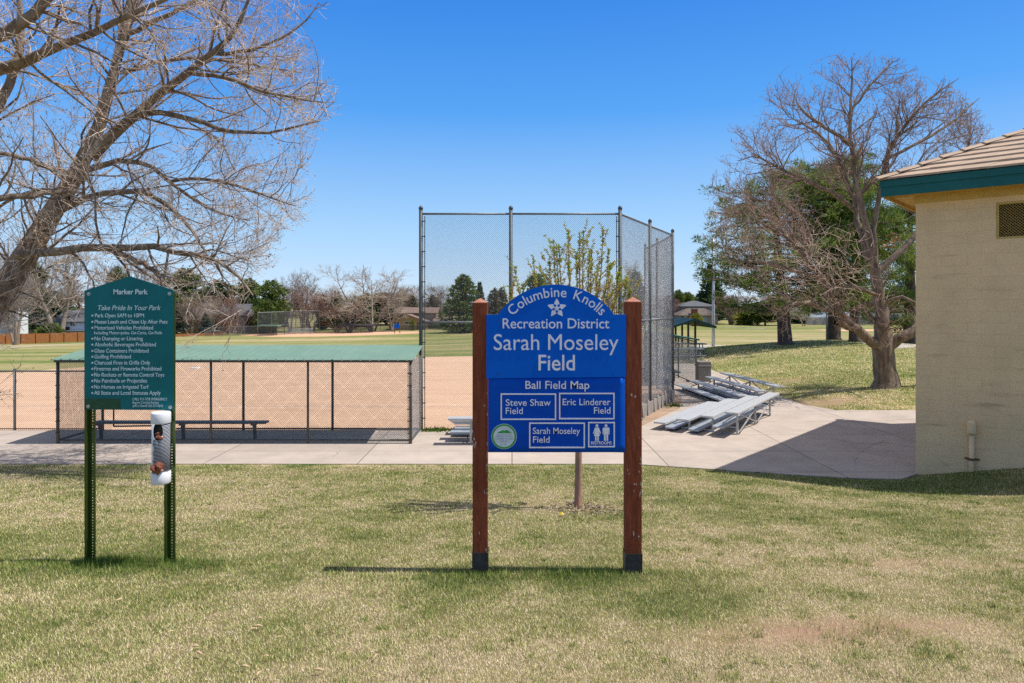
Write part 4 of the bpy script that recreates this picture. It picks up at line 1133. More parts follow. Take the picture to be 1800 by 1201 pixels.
WT = 5.17; vx0, vx1, vz0, vz1 = 1.23, 2.45, 4.30, 4.94
m = MB(); th = .2
for (a, b_, c, d) in ((0, vx0, -.5, WT), (vx1, BW, -.5, WT), (vx0, vx1, -.5, vz0), (vx0, vx1, vz1, WT)):
    m.add([(a, 0, c), (b_, 0, c), (b_, 0, d), (a, 0, d)], [(0, 1, 2, 3)])
m.add([(vx0, 0, vz0), (vx1, 0, vz0), (vx1, 0, vz1), (vx0, 0, vz1), (vx0, th, vz0), (vx1, th, vz0), (vx1, th, vz1), (vx0, th, vz1)], [(0, 1, 5, 4), (1, 2, 6, 5), (2, 3, 7, 6), (3, 0, 4, 7)])
m.build('wall', wallm, bld, fix=False)
m = MB(); m.add([(0, 0, -.5), (0, BD, -.5), (0, BD, WT), (0, 0, WT)], [(3, 2, 1, 0)]); m.add([(BW, 0, -.5), (BW, BD, -.5), (BW, BD, WT), (BW, 0, WT)], [(0, 1, 2, 3)])
m.build('wall', wallm2, bld, fix=False)
m = MB(); m.add([(0, BD, -.5), (BW, BD, -.5), (BW, BD, WT), (0, BD, WT)], [(3, 2, 1, 0)]); m.build('wall', wallm, bld, fix=False)
V_ = []
vent = MB(); vent.bb((vx0, .17, vz0), (vx1, .199, vz1)); ven = vent.build('vent', M('vent_dark', (.035, .03, .02), .9), bld)
m = MB()
for (a, b_) in (((vx0, .03, vz0 + .02), (vx1, .03, vz0 + .02)), ((vx0, .03, vz1 - .02), (vx1, .03, vz1 - .02)), ((vx0 + .02, .03, vz0 + .04), (vx0 + .02, .03, vz1 - .04)), ((vx1 - .02, .03, vz0 + .04), (vx1 - .02, .03, vz1 - .04))):
    m.bar(a, b_, .03, .036)
m.build('vent_frame', yel, ven)
v_, f_ = link_wires((vx0 + .02, .03), (vx1 - .02, .03), vz0 + .03, vz1 - .03, pitch=.048, r=.005)
v_[:, 2] = v_[:, 2]
raw('vent_screen', v_, f_, yel, ven)
# frieze board and soffit
m = MB(); m.bb((-.03, -.035, WT - .13), (BW, -.001, WT + .02)); m.bb((-.035, -.001, WT - .13), (-.001, BD, WT + .02)); m.build('frieze', yel, bld)
OV = .475; FZ0, FZ1 = 5.16, 5.455
m = MB(); m.bb((-OV + .03, -OV + .03, WT + .021), (BW + OV - .03, BD + OV - .03, WT + .04))
for k in range(6):
    m.bb((-OV + .03, -OV + .06 + k * .085, WT + .012), (BW + OV, -OV + .06 + k * .085 + .004, WT + .0209))
m.bb((-OV + .031, -OV + .031, FZ0 - .025), (-OV + .06, BD + OV, WT + .0205))
m.build('soffit', yel, bld)
m = MB()
for z0, z1, e in ((FZ0, FZ0 + .17, 0), (FZ0 + .172, FZ1, .018)):
    m.bb((-OV - e, -OV - e, z0), (BW + OV + e, -OV + .03, z1)); m.bb((-OV - e, BD + OV - .03, z0), (BW + OV + e, BD + OV + e, z1))
    m.bb((-OV - e, -OV + .03, z0), (-OV + .03, BD + OV - .03, z1)); m.bb((BW + OV - .03, -OV + .03, z0), (BW + OV + e, BD + OV - .03, z1))
m.build('fascia', fasc, bld)
tile = M('concrete_roof_tile', (0.50, 0.365, 0.26), .9, scale=2.2, col2=(.40, .285, .20), bump=.25, bscale=30)
SL = .47; ROZ = FZ1 + .0
x0, x1, y0, y1 = -OV - .05, BW + OV + .05, -OV - .05, BD + OV + .05
wmin = (x1 - x0) / 2
run = .286; thk = .036
m = MB()
def edge_pt(side, t, d, z):
    # side: which eave; t 0..1 along the eave between the hips, d plan distance inwards
    if side == 0: a, b_ = (x0 + d, y0 + d), (x1 - d, y0 + d)
    elif side == 1: a, b_ = (x0 + d, y1 - d), (x0 + d, y0 + d)
    elif side == 2: a, b_ = (x1 - d, y1 - d), (x0 + d, y1 - d)
    else: a, b_ = (x1 - d, y0 + d), (x1 - d, y1 - d)
    return Vector((a[0] + (b_[0] - a[0]) * t, a[1] + (b_[1] - a[1]) * t, z))
rr = random.Random(3)
for side in range(4):
    d = 0.0
    row = 0
    while d < wmin - .02:
        d1 = min(d + run + .05, wmin)
        full = (x1 - x0 if side in (0, 2) else y1 - y0) - 2 * d
        if full < .05: break
        nt = max(1, int(full / .33)); w = 1.0 / nt
        for k in range(-1, nt):
            t0 = max(0, (k + (.5 if row % 2 else 0)) * w + .003 * w); t1 = min(1, (k + 1 + (.5 if row % 2 else 0)) * w - .012 * w)
            if t1 - t0 < .01 * w: continue
            j = rr.uniform(-.004, .005)
            lift = thk + .012
            A = edge_pt(side, t0, d, ROZ + SL * d + lift + j); B = edge_pt(side, t1, d, ROZ + SL * d + lift + j)
            C = edge_pt(side, t1, d1, ROZ + SL * d1 + .012 + j); D = edge_pt(side, t0, d1, ROZ + SL * d1 + .012 + j)
            dn = Vector((0, 0, thk))
            m.add([A, B, C, D, A - dn, B - dn, C - dn * .3, D - dn * .3], [(0, 1, 2, 3), (0, 4, 5, 1), (1, 5, 6, 2), (0, 3, 7, 4), (4, 7, 6, 5)])
        d += run; row += 1
roof = m.build('roof', tile, bld)
hm = MB()
for (sx, sy) in ((0, 0), (1, 0), (0, 1), (1, 1)):
    cx_, cy_ = (x1 if sx else x0), (y1 if sy else y0); dx, dy = (-1 if sx else 1), (-1 if sy else 1)
    k = 0
    while k * .29 < wmin:
        d0, d1 = k * .29 - .02, min(k * .29 + .33, wmin)
        A = Vector((cx_ + dx * d0, cy_ + dy * d0, ROZ + SL * d0 + .085)); B = Vector((cx_ + dx * d1, cy_ + dy * d1, ROZ + SL * d1 + .055))
        ax = (B - A).normalized(); sd = ax.cross(Vector((0, 0, 1))).normalized()
        w0, w1, dn = .125, .105, Vector((0, 0, .055))
        hm.add([A, A + sd * w0 - dn, A - sd * w0 - dn, B, B + sd * w1 - dn, B - sd * w1 - dn, A - Vector((0, 0, .03)), A + sd * w0 - dn * 1.5, A - sd * w0 - dn * 1.5], [(0, 3, 4, 1), (0, 2, 5, 3), (0, 1, 7, 6), (0, 6, 8, 2)])
        k += 1
k = 0
while wmin + k * .33 < (y1 - y0) - wmin + .1 and (y1 - y0) > 2 * wmin:
    yy = y0 + wmin + k * .33; xx = (x0 + x1) / 2; zz = ROZ + SL * wmin + .08
    hm.add([(xx, yy, zz), (xx + .12, yy, zz - .06), (xx - .12, yy, zz - .06), (xx, yy + .36, zz - .015), (xx + .11, yy + .36, zz - .07), (xx - .11, yy + .36, zz - .07)], [(0, 3, 4, 1), (0, 2, 5, 3), (0, 1, 2)]); k += 1
hm.build('hip_tiles', tile, roof, fix=False)
# drain pipe on the wall
ppm = M('painted_pipe', (.90, .64, .36), .7, scale=8, var=.15)
m = MB(); m.tube((.88, -.05, -.2), (.88, -.05, .87), .042, n=14)
pi_ = m.build('pipe', ppm, bld, smooth=True)
m = MB(); m.lathe((.88, -.075, .86), [(.03, 0), (.068, .03), (.07, .05), (.07, .19), (.065, .225), (.045, .25), (.02, .262)], 18); m.build('hood', ppm, pi_, smooth=True)
m = MB(); m.bb((.77, -.02, .415), (.99, -.001, .445)); m.bb((.83, -.098, .41), (.93, -.088, .45)); m.build('strap', M('rusty_strap', (.22, .10, .05), .8, var=.4), pi_)

# ================================================================== TREES
bark_g = M('grey_brown_bark', (0.44, 0.345, 0.26), .95, scale=9, col2=(.15, .105, .075), bump=.9, bscale=14, stretch=(1, 1, .25))
bark_d = M('dark_brown_bark', (0.31, 0.235, 0.175), .95, scale=9, col2=(.11, .076, .054), bump=.9, bscale=14, stretch=(1, 1, .25))
bark_l = M('pale_bark', (0.40, 0.33, 0.265), .95, scale=9, col2=(.20, .155, .12), bump=.7, bscale=16, stretch=(1, 1, .3))
twig_p = M('pale_twigs', (0.78, 0.66, 0.58), .85, scale=1.5, col2=(.44, .315, .225), bump=0)
twig_r = M('tan_pale_twigs', (0.72, 0.565, 0.465), .85, scale=1.2, col2=(.42, .275, .19), bump=0)
twig_b = M('brown_twigs', (0.34, 0.26, 0.205), .9, scale=2, col2=(.20, .145, .11), bump=0)
bud_m = M('red_brown_buds', (0.27, 0.135, 0.055), .8, scale=4, col2=(.17, .075, .035), bump=0)
rs = np.random.RandomState(21)

def big_tree(root, limbs, spec, barkm, twigm, budm=None, nlimb=9, bud=(0.02, 1.0), inside=None, extra=()):
    """limbs: list of (points, radii); spec: list of per-level keyword sets"""
    allp = [resample(p, r, 12) for p, r in limbs]
    pts = np.stack([a for a, _ in allp]); rad = np.stack([b_ for _, b_ in allp])
    wob = rs.normal(size=pts.shape) * 0.35 * np.minimum(rad, .12)[:, :, None]; wob[:, 0] = 0; wob[:, -1] = 0
    pts = pts + wob
    V, Fq = tubes(pts, rad, 12)
    raw('trunk', V, Fq, barkm, root, smooth=True)
    src = (pts, rad); levels = []
    for kw in spec:
        kw = dict(kw); n = kw.pop('sides')
        P0 = [src] if not kw.pop('also_prev', False) else [src, levels[-2][0]]
        p, r = children(rs, src[0], src[1], **kw)
        if inside is not None:
            for _ in range(2):
                o_ = ~inside(p[:, -1]); p[o_] = p[o_, :1] + (p[o_] - p[o_, :1]) * rs.uniform(.35, .75, (int(o_.sum()), 1, 1))
            k_ = inside(p[:, -1]) | (rs.rand(len(p)) < .08); p, r = p[k_], r[k_]
        levels.append(((p, r), n)); src = (p, r)
    V, Fq = join_arrays([tubes(levels[0][0][0], levels[0][0][1], levels[0][1])])
    br = raw('branches', V, Fq, barkm, root, smooth=True)
    V, Fq = join_arrays([tubes(p, r, n) for (p, r), n in levels[1:]] + list(extra))
    cr = raw('crown', V, Fq, twigm, root, smooth=False)
    if budm:
        V, Fq = bits(rs, src[0], *bud)
        raw('buds', V, Fq, budm, cr)
    return levels

def pix(q):
    return 900 + q[:, 0] / q[:, 1] * F, H - (q[:, 2] - EYE) / q[:, 1] * F
def in_left(q):
    a, b_ = pix(q); return a < np.interp(b_, [-150, 0, 100, 205, 260, 330, 385, 430, 520, 560], [545, 585, 588, 606, 580, 556, 578, 522, 458, 430]) - np.abs(rs.normal(size=len(q))) * 11 - 55 * (fbm(b_ / 45.0 + 3, b_ * 0 + 2.5, 2) - .35)
def in_right(q):
    a, b_ = pix(q); return (((a - 1510) / 285) ** 2 + ((b_ - 372) / 290) ** 2 < 1 - np.abs(rs.normal(size=len(q))) * .08)  & ~((b_ > 405) & (rs.rand(len(q)) < .30))
# ---- the big leaning tree at the left
D = 13.0
def LP(seq, d0=D, d1=None):
    k = len(seq); d1 = d0 if d1 is None else d1
    return [P(px, py, d0 + (d1 - d0) * i / (k - 1)) for i, (px, py) in enumerate(seq)]
gx = P(-118, 800, D).x
LT = thing('bare_tree', 'big leaning bare tree with twigs and brown buds filling the upper left', 'tree', (gx, D, zf(gx, D)))
W = lambda px: px / F * D / 2         # limb width in photo px -> radius
limbs = [
    (LP([(-128, 850), (-105, 760), (-60, 620), (-2, 505), (58, 425), (118, 352), (166, 268), (192, 210), (210, 125), (222, 50), (236, -60), (250, -160)], D, D + .6), [W(v) for v in (90, 70, 55, 44, 36, 31, 26, 20, 17, 15, 12, 6)]),
    (LP([(160, 275), (195, 232), (247, 199), (285, 157), (337, 124), (375, 94), (416, 67), (440, 5), (455, -60)], D, D - .8), [W(v) for v in (23, 19, 15.5, 13.5, 12, 10, 7.5, 5, 2)]),
    (LP([(247, 200), (311, 202), (356, 217), (412, 236), (487, 232), (562, 213)], D - .2, D - .9), [W(v) for v in (10, 9, 8, 6, 4.5, 2)]),
    (LP([(100, 372), (150, 345), (187, 336), (255, 328), (285, 349), (330, 390), (356, 430), (372, 462)], D, D - 1.2), [W(v) for v in (13, 11, 10, 9, 8, 6, 4, 2)]),
    (LP([(150, 300), (210, 280), (262, 285), (300, 319), (337, 352), (390, 378), (440, 388)], D, D + 1.4), [W(v) for v in (11, 10, 8, 7, 5.5, 4, 2)]),
    (LP([(30, 448), (90, 441), (160, 436), (245, 436), (320, 440), (375, 450), (425, 475), (445, 520)], D - .1, D - 1.6), [W(v) for v in (17, 15, 13, 11, 9, 7, 5, 2.5)]),
    (LP([(195, 440), (225, 450), (258, 466), (278, 482), (288, 499)], D - .5, D - .7), [W(v) for v in (10, 9, 8, 6.5, 5)]),
    (LP([(288, 499), (330, 478), (372, 452), (400, 425)], D - .7, D - .5), [W(v) for v in (5, 4, 3, 1.5)]),
    (LP([(-130, 120), (-60, 95), (0, 62), (40, 35), (78, 6), (120, -30)], D - 2.2, D - 2.6), [W(v) for v in (24, 22, 19, 16, 14, 10)]),
    (LP([(-120, 160), (-30, 135), (37, 116), (97, 90), (124, 68), (195, 38), (262, 11), (330, -20)], D - 1.5, D - 2.2), [W(v) for v in (22, 19, 16, 13, 11, 9, 7, 4)]),
    (LP([(-60, 300), (-10, 200), (22, 139), (41, 101), (36, 40), (30, -40)], D + .8, D + 1), [W(v) for v in (24, 18, 15, 13, 11, 8)]),
    (LP([(-80, 365), (0, 349), (37, 345), (90, 338), (124, 334)], D - 1.6, D - .6), [W(v) for v in (12, 10, 9, 8, 7)]),
    (LP([(210, 128), (262, 112), (330, 100), (400, 105), (470, 120), (530, 128)], D + .5, D + 1.4), [W(v) for v in (9, 8, 7, 6, 4, 2)]),
    (LP([(222, 60), (290, 30), (350, -5), (430, -40)], D + .5, D), [W(v) for v in (10, 8, 6, 4)]),
    (LP([(330, 128), (400, 135), (455, 160), (520, 175), (570, 180)], D - .7, D - 1.5), [W(v) for v in (8, 7, 5.5, 3.5, 2)]),
    (LP([(140, 315), (80, 290), (20, 270), (-60, 260)], D, D - 1), [W(v) for v in (10, 8, 7, 6)]),
    (LP([(300, 319), (360, 312), (430, 330), (490, 352), (520, 362)], D + .9, D + .2), [W(v) for v in (7, 6, 4.5, 3, 1.5)]),
    (LP([(120, 350), (70, 330), (30, 345), (-30, 380)], D, D + 1.3), [W(v) for v in (9, 8, 6, 5)]),
    (LP([(375, 94), (430, 92), (490, 70), (540, 40), (560, 5)], D - .5, D - .2), [W(v) for v in (7, 6, 4.5, 3, 1.5)]),
]
big_tree(LT, limbs, [
    dict(count=330, m=8, ang=(30, 75), length=(0.8, 1.8), up=.02, jit=.15, rf=.42, tmin=.10, rmax=.026, rmin=.008, sides=6),
    dict(count=2300, m=7, ang=(25, 65), length=(.4, 1.1), up=.03, jit=.12, rf=.6, tmin=.08, rmax=.012, rmin=.0052, sides=4),
    dict(count=8200, m=5, ang=(20, 65), length=(.17, .6), up=.07, jit=.11, rf=.6, tmin=.1, rmax=.0058, rmin=.0035, sides=3),
    dict(count=6500, m=3, ang=(25, 70), length=(.07, .24), up=.05, jit=.15, rf=.7, tmin=.2, rmax=.0038, rmin=.0029, sides=3),
], bark_d, twig_p, bud_m, bud=(.020, 1.2), inside=in_left)
# dead leaf clumps hanging in it
leaf_b = M('dry_leaf', (0.50, 0.29, 0.13), .8, scale=8, var=.4, bump=0)
for (px, py, lb) in ((72, 428, 'dry brown leaf clump caught on the leaning trunk'),):
    c = P(px, py, D - .28); cc = np.array([c + Vector(np.random.RandomState(5).normal(size=3) * 0) for _ in range(16)]) + rs.normal(size=(16, 3)) * (.06, .03, .10)
    d = rs.normal(size=(16, 3)); d /= np.linalg.norm(d, axis=1, keepdims=True)
    v, f = spikes(rs, cc, d, rs.uniform(.06, .12, 16), rs.uniform(.05, .08, 16)); raw('dead_leaves', v, f, leaf_b, LT)

twig_d = M('brown_outer_twigs', (.46, .335, .27), .9, scale=1.2, col2=(.26, .165, .12), bump=0)
# ---- the many-limbed bare tree at the right
D = 23.6
gx = P(1556, 682, D).x
RT_ = thing('bare_tree', 'spreading bare tree with thick forked trunk beside the tan building', 'tree', (gx, D, zf(gx, D)))
W = lambda px: px / F * D / 2
zb_ = 535 + (EYE - zf(gx, D) + .15) / D * F
limbs = [
    (LP([(1557, zb_), (1556, 668), (1555, 640), (1554, 615), (1553, 598), (1549, 560), (1545, 520), (1541, 492), (1538, 470)], D), [W(v) for v in (54, 40, 35, 36, 32, 22, 20, 19, 18)]),
    (LP([(1548, 612), (1530, 592), (1503, 577), (1482, 560), (1468, 545), (1462, 520), (1443, 490), (1422, 458), (1402, 432), (1370, 402), (1340, 395)], D, D - 2), [W(v) for v in (20, 16.5, 15, 14, 13, 12, 10.5, 9, 7, 5, 3)]),
    (LP([(1500, 577), (1485, 572), (1470, 567)], D - .2, D - .8), [W(v) for v in (12, 12, 11)]),
    (LP([(1558, 612), (1580, 596), (1600, 580), (1640, 562), (1700, 540)], D, D - .3), [W(v) for v in (20, 19, 18, 15, 10)]),
    (LP([(1538, 474), (1520, 430), (1508, 380), (1497, 330), (1480, 288), (1455, 250), (1420, 215), (1385, 205)], D, D + 1.5), [W(v) for v in (14, 11, 9.5, 8, 6.5, 5.5, 4, 1.5)]),
    (LP([(1538, 474), (1526, 410), (1510, 345), (1498, 300), (1494, 255), (1491, 200), (1500, 150), (1497, 105)], D, D - .6), [W(v) for v in (15, 12, 10, 8, 6.5, 5, 3.2, 1)]),
    (LP([(1538, 474), (1535, 400), (1545, 330), (1552, 285), (1578, 235), (1608, 195), (1645, 162), (1685, 138)], D, D - .5), [W(v) for v in (11, 9, 8, 7, 6, 4.5, 3, 1)]),
    (LP([(1540, 480), (1575, 450), (1612, 412), (1660, 350), (1690, 290), (1712, 225)], D, D + .8), [W(v) for v in (13, 11, 10, 8, 5, 1.2)]),
    (LP([(1552, 285), (1590, 262), (1640, 240), (1690, 200), (1722, 172)], D - .1, D + .8), [W(v) for v in (6, 5.5, 5, 3.5, 1)]),
    (LP([(1480, 545), (1452, 545), (1428, 535), (1400, 530), (1370, 545)], D - .6, D - 2.2), [W(v) for v in (9, 8, 7, 5, 2)]),
    (LP([(1494, 255), (1465, 230), (1420, 208), (1400, 180)], D - .2, D - 1.0), [W(v) for v in (7, 6, 5, 2)]),
    (LP([(1505, 372), (1460, 335), (1415, 312), (1370, 300), (1325, 270)], D + .3, D - .6), [W(v) for v in (9, 8, 6.5, 5, 2)]),
    (LP([(1440, 486), (1400, 480), (1360, 462), (1310, 460), (1262, 452)], D - 1.2, D - 2.4), [W(v) for v in (8, 7, 6, 4, 2)]),
    (LP([(1422, 458), (1425, 410), (1400, 370), (1350, 350), (1305, 352)], D - 1.4, D - 1.0), [W(v) for v in (8, 7, 6, 4, 2)]),
    (LP([(1545, 520), (1500, 500), (1470, 505), (1440, 520)], D, D - 1.8), [W(v) for v in (7, 6, 5, 3)]),
    (LP([(1545, 540), (1580, 520), (1605, 530), (1640, 545)], D, D - 1.0), [W(v) for v in (7, 6, 5, 3)]),
    (LP([(1491, 205), (1520, 160), (1555, 125), (1570, 108)], D - .3, D), [W(v) for v in (5, 4, 3, 1.5)]),
    (LP([(1508, 345), (1540, 310), (1600, 300), (1640, 280)], D, D - 1.2), [W(v) for v in (8, 7, 5, 3)]),
]
# dense pale twig skirt on its left side
skirt_ = []
for (c, sz, nn) in ((P(1400, 470, D - 1.8), (2.5, 1.2, 1.3), 460), (P(1320, 430, D - 1.6), (1.5, 1.0, 1.1), 220), (P(1490, 515, D - 1.0), (1.5, 1.0, 1.0), 90)):
    st = np.array(c)[None, :] + np.clip(rs.normal(size=(nn, 3)), -1.6, 1.6) * np.array(sz) * .5
    d = rs.normal(size=(nn, 3)) * (1, 1, .6) + (-.4, 0, .65); d /= np.linalg.norm(d, axis=1, keepdims=True)
    pt = np.zeros((nn, 5, 3)); pt[:, 0] = st; dd = d
    for j in range(1, 5):
        dd = dd + rs.normal(size=(nn, 3)) * .15; dd /= np.linalg.norm(dd, axis=1, keepdims=True); pt[:, j] = pt[:, j - 1] + dd * rs.uniform(.08, .2, (nn, 1))
    v, f = tubes(pt, np.linspace(.0075, .004, 5)[None, :].repeat(nn, 0), 3)
    skirt_.append((v, f))
big_tree(RT_, limbs, [
    dict(count=350, m=8, ang=(25, 60), length=(.9, 2.2), up=.02, jit=.15, rf=.45, tmin=.34, rmax=.035, rmin=.014, sides=5),
    dict(count=1800, m=6, ang=(25, 60), length=(.4, 1.2), up=.07, jit=.17, rf=.6, tmin=.1, rmax=.016, rmin=.0085, sides=4),
    dict(count=4700, m=5, ang=(20, 60), length=(.2, .65), up=.13, jit=.18, rf=.6, tmin=.1, rmax=.0085, rmin=.0062, sides=3),
    dict(count=3400, m=3, ang=(25, 70), length=(.1, .3), up=.05, jit=.15, rf=.7, tmin=.2, rmax=.0065, rmin=.0055, sides=3),
], bark_d, twig_d, M('rusty_buds', (.30, .15, .09), .8, scale=4, col2=(.22, .10, .06), bump=0), bud=(.028, 1.1), inside=in_right)
v, f = join_arrays(skirt_); raw('low_twigs', v, f, twig_r, RT_)
for (px, py) in ((1558, 428), (1572, 424)):
    c = np.array(P(px, py, D - .5)); cc = c + rs.normal(size=(14, 3)) * (.08, .06, .10); d = rs.normal(size=(14, 3)); d /= np.linalg.norm(d, axis=1, keepdims=True)
    v, f = spikes(rs, cc, d, rs.uniform(.12, .22, 14), rs.uniform(.08, .14, 14)); raw('dead_leaves', v, f, leaf_b, RT_)

# ---- young staked tree behind the blue sign
D = 9.0
gx = P(1016, 893, D).x; gz = zf(gx, D)
SP = thing('young_tree', 'young tree with upright yellow-green shoots growing behind the blue sign', 'tree', (gx, D, gz))
W = lambda px: px / F * D / 2
limbs = [(LP([(1015, 900), (1016, 880), (1017, 800), (1018, 720), (1020, 650), (1022, 600)], D), [W(v) for v in (16, 13, 12, 10, 9, 7)])]
shoots = [(905, 470, .3), (918, 500, -.4), (937, 450, -.2), (925, 520, .5), (965, 455, .2), (973, 424, 0), (978, 430, .25), (983, 432, -.3), (999, 403, .1), (1019, 407, -.2), (1025, 408, .15), (1014, 443, .4), (1036, 447, -.35), (1040, 440, .3), (1060, 401, 0), (1070, 439, .3), (1072, 464, -.2), (1090, 470, .1), (1087, 480, -.45), (1102, 488, .2), (1108, 510, -.1), (955, 480, .5), (1050, 470, .5), (1000, 460, -.5), (895, 505, 0), (1112, 540, .3)]
for (px, py, dd) in shoots:
    y0 = 640 - abs(px - 1010) * .15; mx = 1018 + (px - 1018) * .72
    limbs.append((LP([(1019, y0 + rs.uniform(-20, 25)), (1018 + (px - 1018) * .4, y0 - 25), (mx, (y0 + py) / 2 + 18), (1018 + (px - 1018) * .93, (y0 * .35 + py * .65)), (px, py)], D, D + dd), [W(v) for v in (4.5, 3.6, 2.8, 2.2, 1.0)]))
allp = [resample(p, r, 14) for p, r in limbs]
pts = np.stack([a for a, _ in allp]); rad = np.stack([b_ for _, b_ in allp])
V, Fq = tubes(pts[:1], rad[:1], 10); raw('trunk', V, Fq, M('young_bark', (.50, .25, .17), .8, scale=8, col2=(.26, .17, .13), bump=.3, stretch=(1, 1, .3)), SP, smooth=True)
tw = children(rs, pts[1:], rad[1:], 170, 6, (25, 60), (.15, .5), up=.12, jit=.14, rf=.6, tmin=.1, rmax=.006, rmin=.003)
V, Fq = join_arrays([tubes(pts[1:], rad[1:], 5), tubes(tw[0], tw[1], 4)]); br_ = raw('branches', V, Fq, twig_b, SP, smooth=True)
lm = M_attr('young_leaf', ((0.0, (.46, .24, .10)), (.25, (.52, .38, .09)), (.5, (.46, .44, .07)), (1.0, (.28, .38, .05))), amp=.9, transl=.45)
def leaves_on(pp, per, size, up=0.5):
    N, k, _ = pp.shape; n = N * per
    par = rs.randint(0, N, n); t = rs.rand(n) ** .75; f = t * (k - 1); i = np.minimum(f.astype(int), k - 2); w = (f - i)[:, None]
    c = pp[par, i] * (1 - w) + pp[par, i + 1] * w
    d = rs.normal(size=(n, 3)); d[:, 2] = np.abs(d[:, 2]) * up + .2; d /= np.linalg.norm(d, axis=1, keepdims=True)
    s = np.cross(d, rs.normal(size=(n, 3))); s /= np.linalg.norm(s, axis=1, keepdims=True)
    sz = rs.uniform(.5, 1.3, n)[:, None] * size
    V = np.stack([c, c + d * sz * .5 + s * sz * .24, c + d * sz, c + d * sz * .5 - s * sz * .24], 1).reshape(-1, 3)
    return V, np.arange(n * 4).reshape(-1, 4), t, n
V1, F1, t1, n1 = leaves_on(pts[1:, 4:], 135, .040); V2, F2, t2, n2 = leaves_on(tw[0], 30, .036)
tips = pts[1:, 11:]
V3, F3, t3, n3 = leaves_on(tips, 22, .045, 1.5)
V, Fq = join_arrays([(V1, F1), (V2, F2), (V3, F3)])
gv = np.concatenate([.25 + .45 * t1, .15 + .4 * t2, .75 + .2 * t3])
raw('foliage', V, Fq, lm, SP, attrs={'green': np.repeat(gv, 4), 'rnd': np.repeat(rs.rand(n1 + n2 + n3), 4)})
mulm = M('wood_mulch', (.46, .36, .26), .95, scale=40, col2=(.24, .17, .11), bump=.6)
c = np.stack([gx + .12 + rs.normal(size=420) * .30, D - .10 + rs.normal(size=420) * .20], 1); cz = Z(c[:, 0], c[:, 1]) + rs.uniform(.012, .05, 420) * np.exp(-((c[:, 0] - gx) ** 2 * 4 + (c[:, 1] - D) ** 2 * 8))
d = rs.normal(size=(420, 3)) * (1, 1, .25); d /= np.linalg.norm(d, axis=1, keepdims=True)
v, f = spikes(rs, np.stack([c[:, 0], c[:, 1], cz + .008], 1), d, rs.uniform(.03, .07, 420), rs.uniform(.012, .03, 420))
tag(raw('mulch', v, f, mulm), kind='stuff')
# fallen yellow bit beside it
p = G(986, 909); m = MB(); m.add([(p.x - .03, p.y, p.z + .02), (p.x + .02, p.y - .03, p.z + .03), (p.x + .045, p.y + .02, p.z + .025), (p.x, p.y + .05, p.z + .045), (p.x + .01, p.y + .01, p.z + .06)], [(0, 1, 4), (1, 2, 4), (2, 3, 4), (3, 0, 4)])
tag(m.build('fallen_blossom', M('yellow_petal', (.75, .55, .06), .6)), 'small yellow blossom lying on the grass left of the young tree', 'blossom')

# ---- conifer and bare-tree kits for the middle and far distance
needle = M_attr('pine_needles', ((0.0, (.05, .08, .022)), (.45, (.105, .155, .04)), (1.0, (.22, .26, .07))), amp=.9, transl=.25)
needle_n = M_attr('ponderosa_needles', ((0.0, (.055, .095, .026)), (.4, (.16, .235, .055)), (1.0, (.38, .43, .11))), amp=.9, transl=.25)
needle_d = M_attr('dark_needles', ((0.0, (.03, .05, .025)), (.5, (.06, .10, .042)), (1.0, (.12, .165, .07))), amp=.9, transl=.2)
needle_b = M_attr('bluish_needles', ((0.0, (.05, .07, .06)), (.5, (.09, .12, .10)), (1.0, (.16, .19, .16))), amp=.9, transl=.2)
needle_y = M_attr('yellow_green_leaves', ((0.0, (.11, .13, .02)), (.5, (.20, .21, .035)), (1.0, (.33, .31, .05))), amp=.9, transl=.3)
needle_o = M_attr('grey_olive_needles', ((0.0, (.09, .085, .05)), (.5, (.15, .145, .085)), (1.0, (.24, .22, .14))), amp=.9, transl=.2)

def conifer_arrays(seed, n_layers, ntri, shape, ln, wd, clump=.5):
    n_layers = 42
    """unit-height crown; shape(t) = radius at height t"""
    r_ = np.random.RandomState(seed)
    t = r_.rand(ntri * 3); keep = r_.rand(ntri * 3) < (shape(t) / shape(np.linspace(0, 1, 50)).max() + .08); t = t[keep][:ntri]; n = len(t)
    nb = n_layers * 7
    ba = r_.rand(nb) * 2 * np.pi; bt = np.sort(r_.rand(nb))
    j = np.clip(np.searchsorted(bt, t) + r_.randint(-3, 4, n), 0, nb - 1)
    a = ba[j] + r_.normal(size=n) * .22; tt = bt[j] + r_.normal(size=n) * .012
    rr = shape(np.clip(tt, 0, 1)) * (1 - r_.rand(n) ** 1.8 * .95) * (0.75 + .5 * r_.rand(nb))[j]
    c = np.stack([rr * np.cos(a), rr * np.sin(a), tt - rr * .12], 1)
    d = np.stack([np.cos(a), np.sin(a), r_.uniform(-.35, .75, n)], 1) + r_.normal(size=(n, 3)) * .45
    d /= np.linalg.norm(d, axis=1, keepdims=True)
    v, f = spikes(r_, c, d, r_.uniform(.6, 1.3, n) * ln, r_.uniform(.6, 1.3, n) * wd)
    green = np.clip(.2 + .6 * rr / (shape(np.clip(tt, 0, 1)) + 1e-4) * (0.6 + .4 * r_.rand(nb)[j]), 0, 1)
    return v, f, np.repeat(green, 3), np.repeat(r_.rand(n), 3)
def conifer(name, seed, ntri, shape, ln, wd, mat, layers=16, trunk_w=.02, crown_lo=.06):
    T = thing(name, 'x', 'tree', local=True)
    v, f, g, r_ = conifer_arrays(seed, layers, ntri, shape, ln, wd)
    v[:, 2] = crown_lo + v[:, 2] * (1 - crown_lo)
    m = MB(); m.path([(0, 0, -.03), (0, 0, .4), (0, 0, .93)], [trunk_w, trunk_w * .7, .003], 7); m.build('trunk', bark_g, T, smooth=True)
    raw('crown', v, f, mat, T, attrs={'green': g, 'rnd': r_}); return T
